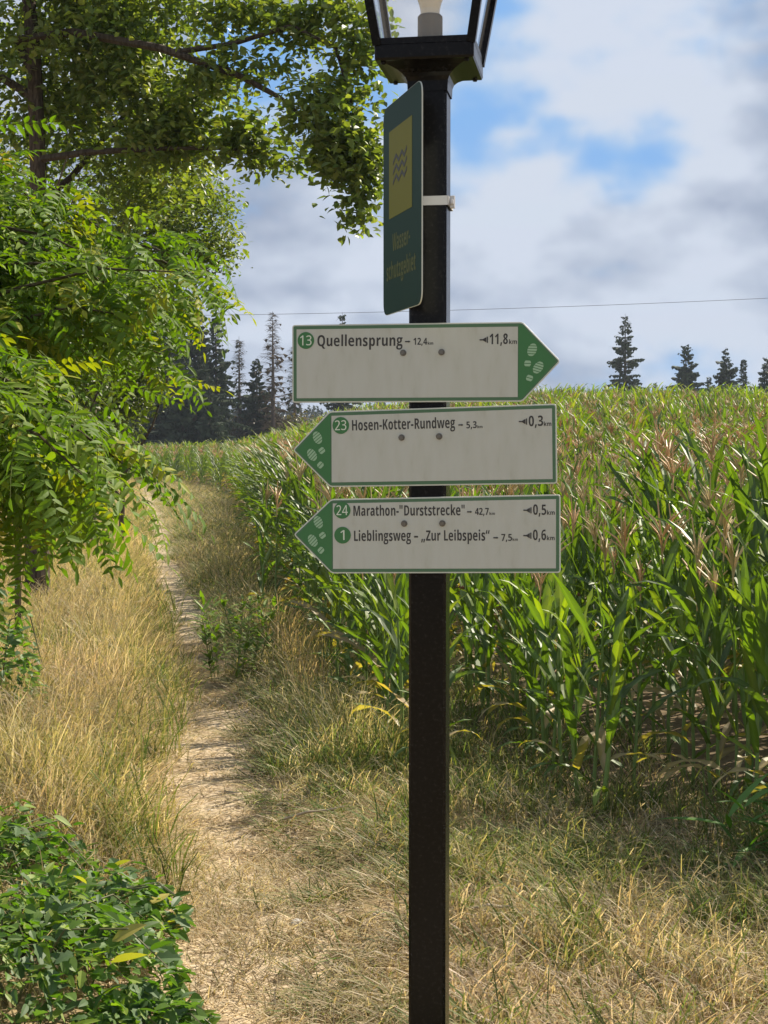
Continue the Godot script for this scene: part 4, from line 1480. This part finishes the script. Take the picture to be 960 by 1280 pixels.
	broad_tree(r, "slender sapling with yellow autumn leaves in front of the oak trunk", f, [[Vector3(0, -0.1, 0), py.call(22, 420), py.call(50, 300), py.call(84, 195)], [0.025, 0.02, 0.013, 0.004]], [[[py.call(72, 330), py.call(85, 270), py.call(100, 220)], [0.008, 0.006, 0.003]], [[py.call(72, 310), py.call(40, 240), py.call(5, 205)], [0.009, 0.006, 0.003]]], [[88, 208, 11, 14, 22, 0.12, 5], [78, 180, 11, 6, 8, 0.1, 2], [125, 222, 11, 8, 5, 0.08, 2], [8, 190, 11, 12, 12, 0.15, 3]], Y, 1.2, Color(1, 1, 1), Color(0.13, 0.10, 0.07), "sapling")

# ------------------------------------------------------------------ spruces and the far wood
func spruce_geo(r: RandomNumberGenerator, h: float, rad: float, low: float, dead: float, col: Color) -> Array:
	# [trunk, branches]
	var gt := Geo.new()
	tube(gt, [Vector3(0, -0.3, 0), Vector3(0.02, h * 0.5, 0), Vector3(0, h, 0)], [0.02 * h, 0.012 * h, 0.01], 7, Color(0.12, 0.09, 0.07))
	var g := Geo.new()
	var y := h * low
	while y < h * 0.985:
		var t := (y / h - low) / (1.0 - low)
		var reach := rad * pow(1.0 - t, 0.85) * r.randf_range(0.5, 1.25) + 0.12
		var nb := int(lerpf(9, 5, t))
		var a0 := r.randf() * TAU
		for k in nb:
			var a := a0 + TAU * k / nb + r.randf_range(-0.25, 0.25)
			var l := reach * r.randf_range(0.45, 1.2)
			var dirh := Vector3(cos(a), 0, sin(a))
			var sd := Vector3(-sin(a), 0, cos(a))
			var rise := lerpf(-0.30, 0.55, t) + r.randf_range(-0.15, 0.15)
			var b := Vector3(0, y + r.randf_range(-0.15, 0.15), 0)
			var w := 0.02 + 0.004 * l
			var tip := b + dirh * l + Vector3(0, rise * l, 0)
			var mid := b + dirh * l * 0.5 + Vector3(0, rise * l * 0.5 + 0.06 * l, 0)
			var bc := Color(0.14, 0.11, 0.085)
			g.quad4(b + Vector3(0, w, 0), b - Vector3(0, w, 0), mid - Vector3(0, w * 0.7, 0), mid + Vector3(0, w * 0.7, 0), bc)
			g.tri3(mid + Vector3(0, w * 0.7, 0), mid - Vector3(0, w * 0.7, 0), tip, bc)
			var ns := int(4 + l * 5.0)
			for i in ns:
				var s := (i + r.randf()) / ns
				if s < 0.12: continue
				var p := b.lerp(mid, s * 2.0) if s < 0.5 else mid.lerp(tip, s * 2.0 - 1.0)
				for q in [-1.0, 1.0]:
					if r.randf() < dead:
						if r.randf() < 0.9:
							var e2: Vector3 = p + sd * q * r.randf_range(0.2, 0.55) + dirh * r.randf_range(0.0, 0.3) + Vector3(0, r.randf_range(-0.4, 0.05), 0)
							g.tri3(p + Vector3(0, 0.012, 0), p - Vector3(0, 0.012, 0), e2, bc * 0.9)
						continue
					var ln := r.randf_range(0.28, 0.5) * (1.1 - 0.5 * s) * clampf(l, 0.5, 1.2)
					var e: Vector3 = p + sd * q * ln + dirh * ln * 0.7 + Vector3(0, r.randf_range(-0.55, -0.05) * ln, 0)
					var ww := dirh * ln * 0.26 + Vector3(0, ln * 0.12, 0)
					var cc := col * r.randf_range(0.7, 1.3)
					g.tri3(p - ww, p + ww, e, cc)
					var hang := p.lerp(e, 0.5) + Vector3(0, -ln * 0.75, 0)
					g.tri3(p, e, hang, cc)
		y += lerpf(0.42, 0.26, t) * r.randf_range(0.8, 1.2) * (h / 14.0 + 0.2)
	return [gt.mesh(), g.mesh()]

func spruce(r: RandomNumberGenerator, label: String, px: float, top_py: float, d: float, rad: float, low: float, dead: float, col: Color, group: String, called := "spruce_tree") -> void:
	var x := at(px, 500, d).x
	var f := on_ground(x, d)
	var h := at(px, top_py, d).y - f.y
	var t := thing(called, label, "tree", f, group)
	var ms := spruce_geo(r, h, rad, low, dead, col)
	obj("trunk", ms[0], M.stalk, t)
	obj("crown", ms[1], M.needles, t)

func spruces() -> void:
	var r := RandomNumberGenerator.new()
	r.seed = 808
	var dk := Color(0.062, 0.085, 0.052)
	var gr := "spruces beyond the maize crest"
	spruce(r, "tall narrow spruce with thin crown standing alone beyond the maize", 781, 392, 150, 3.0, 0.30, 0.38, dk, gr)
	spruce(r, "dense broad spruce right of the tall narrow one", 857, 431, 150, 3.0, 0.25, 0.05, dk, gr)
	spruce(r, "pointed spruce at the left of the close group of two", 907, 434, 150, 2.6, 0.2, 0.05, dk, gr)
	spruce(r, "smaller spruce at the right of the close group of two", 929, 449, 152, 1.9, 0.2, 0.05, dk, gr)
	spruce(r, "spruce cut by the right border of the picture", 958, 446, 150, 2.6, 0.2, 0.05, dk, gr)
	spruce(r, "small round topped spruce at the maize crest, left of the close group", 886, 470, 160, 1.8, 0.2, 0.05, dk, gr)
	spruce(r, "spruce whose top just rises above the uppermost arrow sign", 428, 390, 140, 2.4, 0.2, 0.1, dk, "spruces behind the signs")
	var gl := "dark spruces at the end of the path"
	spruce(r, "dark spruce nearest the bare ones at the end of the path", 270, 392, 112, 2.6, 0.10, 0.10, dk, gl)
	spruce(r, "dark spruce second from the bare ones at the path end", 243, 372, 110, 3.0, 0.05, 0.05, dk * 0.9, gl)
	spruce(r, "dark spruce in the middle of the dark group", 212, 350, 108, 3.2, 0.05, 0.05, dk * 0.9, gl)
	spruce(r, "dark spruce at the left of the dark group", 182, 360, 109, 3.2, 0.05, 0.05, dk, gl)
	spruce(r, "dark spruce mostly hidden behind the broadleaf shrub", 150, 380, 112, 3.2, 0.05, 0.05, dk, gl)
	spruce(r, "low dark spruce filling the gap in the dark group", 228, 455, 104, 3.0, 0.02, 0.05, dk, gl)
	spruce(r, "low dark spruce with ragged crown at the right of the dark group", 262, 470, 104, 2.2, 0.02, 0.15, dk, gl)
	spruce(r, "small bushy dark tree between the two bare spruces", 321, 448, 118, 1.7, 0.35, 0.05, dk * 0.95, gl)
	var gd := "bare dead spruces at the end of the path"
	spruce(r, "thin bare spruce close to the dark group", 299, 420, 118, 1.5, 0.15, 0.93, dk, gd, "dead_spruce")
	spruce(r, "tallest bare spruce with brown twigs left of the arrow signs", 341, 389, 116, 2.3, 0.18, 0.93, Color(0.10, 0.075, 0.05), gd, "dead_spruce")
	spruce(r, "small bare spruce half hidden behind the uppermost arrow sign", 368, 430, 122, 1.8, 0.15, 0.92, dk, gd, "dead_spruce")
	# brownish thicket below the bare spruces
	var bc := [Color(0.11, 0.085, 0.06), Color(0.085, 0.075, 0.05), Color(0.07, 0.08, 0.04)]
	var T := [twig_cluster(r, 26, 0.8, 0.22, bc), twig_cluster(r, 26, 0.8, 0.22, bc)]
	for s in [[310, "brown thicket at the foot of the thin bare spruces"], [345, "brown thicket below the tallest bare spruce"], [380, "brown thicket mostly behind the arrow signs"], [225, "brown undergrowth below the dark spruces"], [170, "brown undergrowth where the path runs into the wood"]]:
		var f := on_ground(at(s[0], 560, 118.0).x, 118.0)
		broad_tree(r, s[1], f, [[Vector3(0, -0.2, 0), Vector3(0.1, 1.5, 0), Vector3(0, 3.2, 0)], [0.06, 0.04, 0.01]], [], [[s[0], 540, 118.0, 34, 22, 1.5, 90]], T, 2.0, Color(1, 1, 1), Color(0.1, 0.08, 0.06), "thicket")
	# far wood on the horizon
	var far := []
	for i in 3: far.append(far_tree(r))
	var xs := [[], [], []]
	var cs := [[], [], []]
	for i in 1500:
		var d := r.randf_range(330.0, 430.0)
		var x := r.randf_range(-0.27, 0.27) * d
		var k := i % 3
		var h := (11.5 + 3.0 * smoothstep(-20.0, 60.0, x) + 2.5 * noise.get_noise_2d(x * 1.2, d)) * r.randf_range(0.75, 1.1)
		xs[k].append(Transform3D(Basis(Vector3.UP, r.randf() * TAU).scaled(Vector3(h * 0.9, h, h * 0.9)), Vector3(x, height(x, -d), -d)))
		var q := r.randf_range(0.8, 1.2)
		cs[k].append(Color(q, q, q))
	var wood := Node3D.new()
	wood.name = "far_forest"
	add_child(wood)
	tag(wood, "far blue grey forest along the horizon behind the maize", "forest", "", "stuff")
	for k in 3: multi("forest_trees", far[k], M.needles, xs[k], cs[k], wood)

func far_tree(r: RandomNumberGenerator) -> ArrayMesh:
	var g := Geo.new()
	tube(g, [Vector3(0, -0.1, 0), Vector3(0, 0.5, 0), Vector3(0, 0.95, 0)], [0.015, 0.012, 0.004], 5, Color(0.1, 0.08, 0.06))
	for i in 160:
		var t := r.randf()
		var a := r.randf() * TAU
		var rr := 0.20 * pow(1.0 - t, 0.8) + 0.015
		var p := Vector3(0, 0.12 + 0.88 * t, 0)
		var e := p + Vector3(cos(a) * rr, -0.04, sin(a) * rr)
		var s := Vector3(-sin(a), 0.6, cos(a)) * 0.035
		g.tri3(p.lerp(e, 0.2) - s, p.lerp(e, 0.5) + s, e, Color(0.045, 0.065, 0.045) * r.randf_range(0.8, 1.2))
	return g.mesh()

# ------------------------------------------------------------------ small things
func small_things() -> void:
	var r := RandomNumberGenerator.new()
	r.seed = 66
	# overhead cable crossing behind the signs
	var g := Geo.new()
	g.smooth = true
	var a := at(-500, 402, 70.0)
	var b := at(1500, 352, 70.0)
	var pts := []
	var rad := []
	for i in 41:
		var t := i / 40.0
		pts.append(a.lerp(b, t) + Vector3(0, -0.9 * (4.0 * t * (1.0 - t)) + 0.45, 0))
		rad.append(0.010)
	tube(g, pts, rad, 6, Color.WHITE)
	tag(obj("overhead_cable", g.mesh(), M.cable), "thin overhead cable crossing the sky above the maize", "cable")
	# sticks and stones by the path
	for s in [[355, 1035, 430, 1032, "pale dry stick lying in the grass between path and lamp post"], [300, 884, 345, 868, "dry stick at the path edge below the bushy weed"], [590, 1168, 640, 1176, "brown twig lying in the dry verge right of the post"]]:
		var d: float = EYE * F / (s[1] - 565.0)
		var p := on_ground(at(s[0], s[1], d).x, d, 0.05)
		var q := on_ground(at(s[2], s[3], d * 0.99).x, d * 0.99, 0.07)
		g = Geo.new()
		tube(g, [Vector3.ZERO, (q - p) * 0.4 + Vector3(0, 0.012, 0.01), (q - p) * 0.75 + Vector3(0, -0.004, -0.008), q - p], [0.006, 0.0055, 0.005, 0.003], 6, Color(0.36, 0.29, 0.20))
		var o := obj("stick", g.mesh(), M.stalk)
		o.position = p
		tag(o, s[4], "stick", "sticks lying by the path")
	for s in [[372, 1160, 0.022, "pale stone lying on the trodden ground left of the post"], [262, 1010, 0.012, "small stone in the middle of the bare path"], [345, 1090, 0.014, "small stone at the right side of the trodden ground"]]:
		var d: float = EYE * F / (s[1] - 565.0)
		g = Geo.new()
		var z: float = s[2]
		for i in 6:
			pass
		lathe(g, [Vector2(0, -z * 0.3), Vector2(z * 0.9, -z * 0.1), Vector2(z * 1.1, z * 0.15), Vector2(z * 0.7, z * 0.5), Vector2(0, z * 0.6)], 9, Color.WHITE)
		for i in g.v.size():
			var v := g.v[i]
			g.v[i] = v * (1.0 + 0.35 * noise.get_noise_3d(v.x * 900.0 + s[0], v.y * 900.0, v.z * 900.0))
		var o := obj("stone", g.mesh(), M.stone)
		o.position = on_ground(at(s[0], s[1], d).x, d, 0.014)
		tag(o, s[3], "stone", "stones on the path")
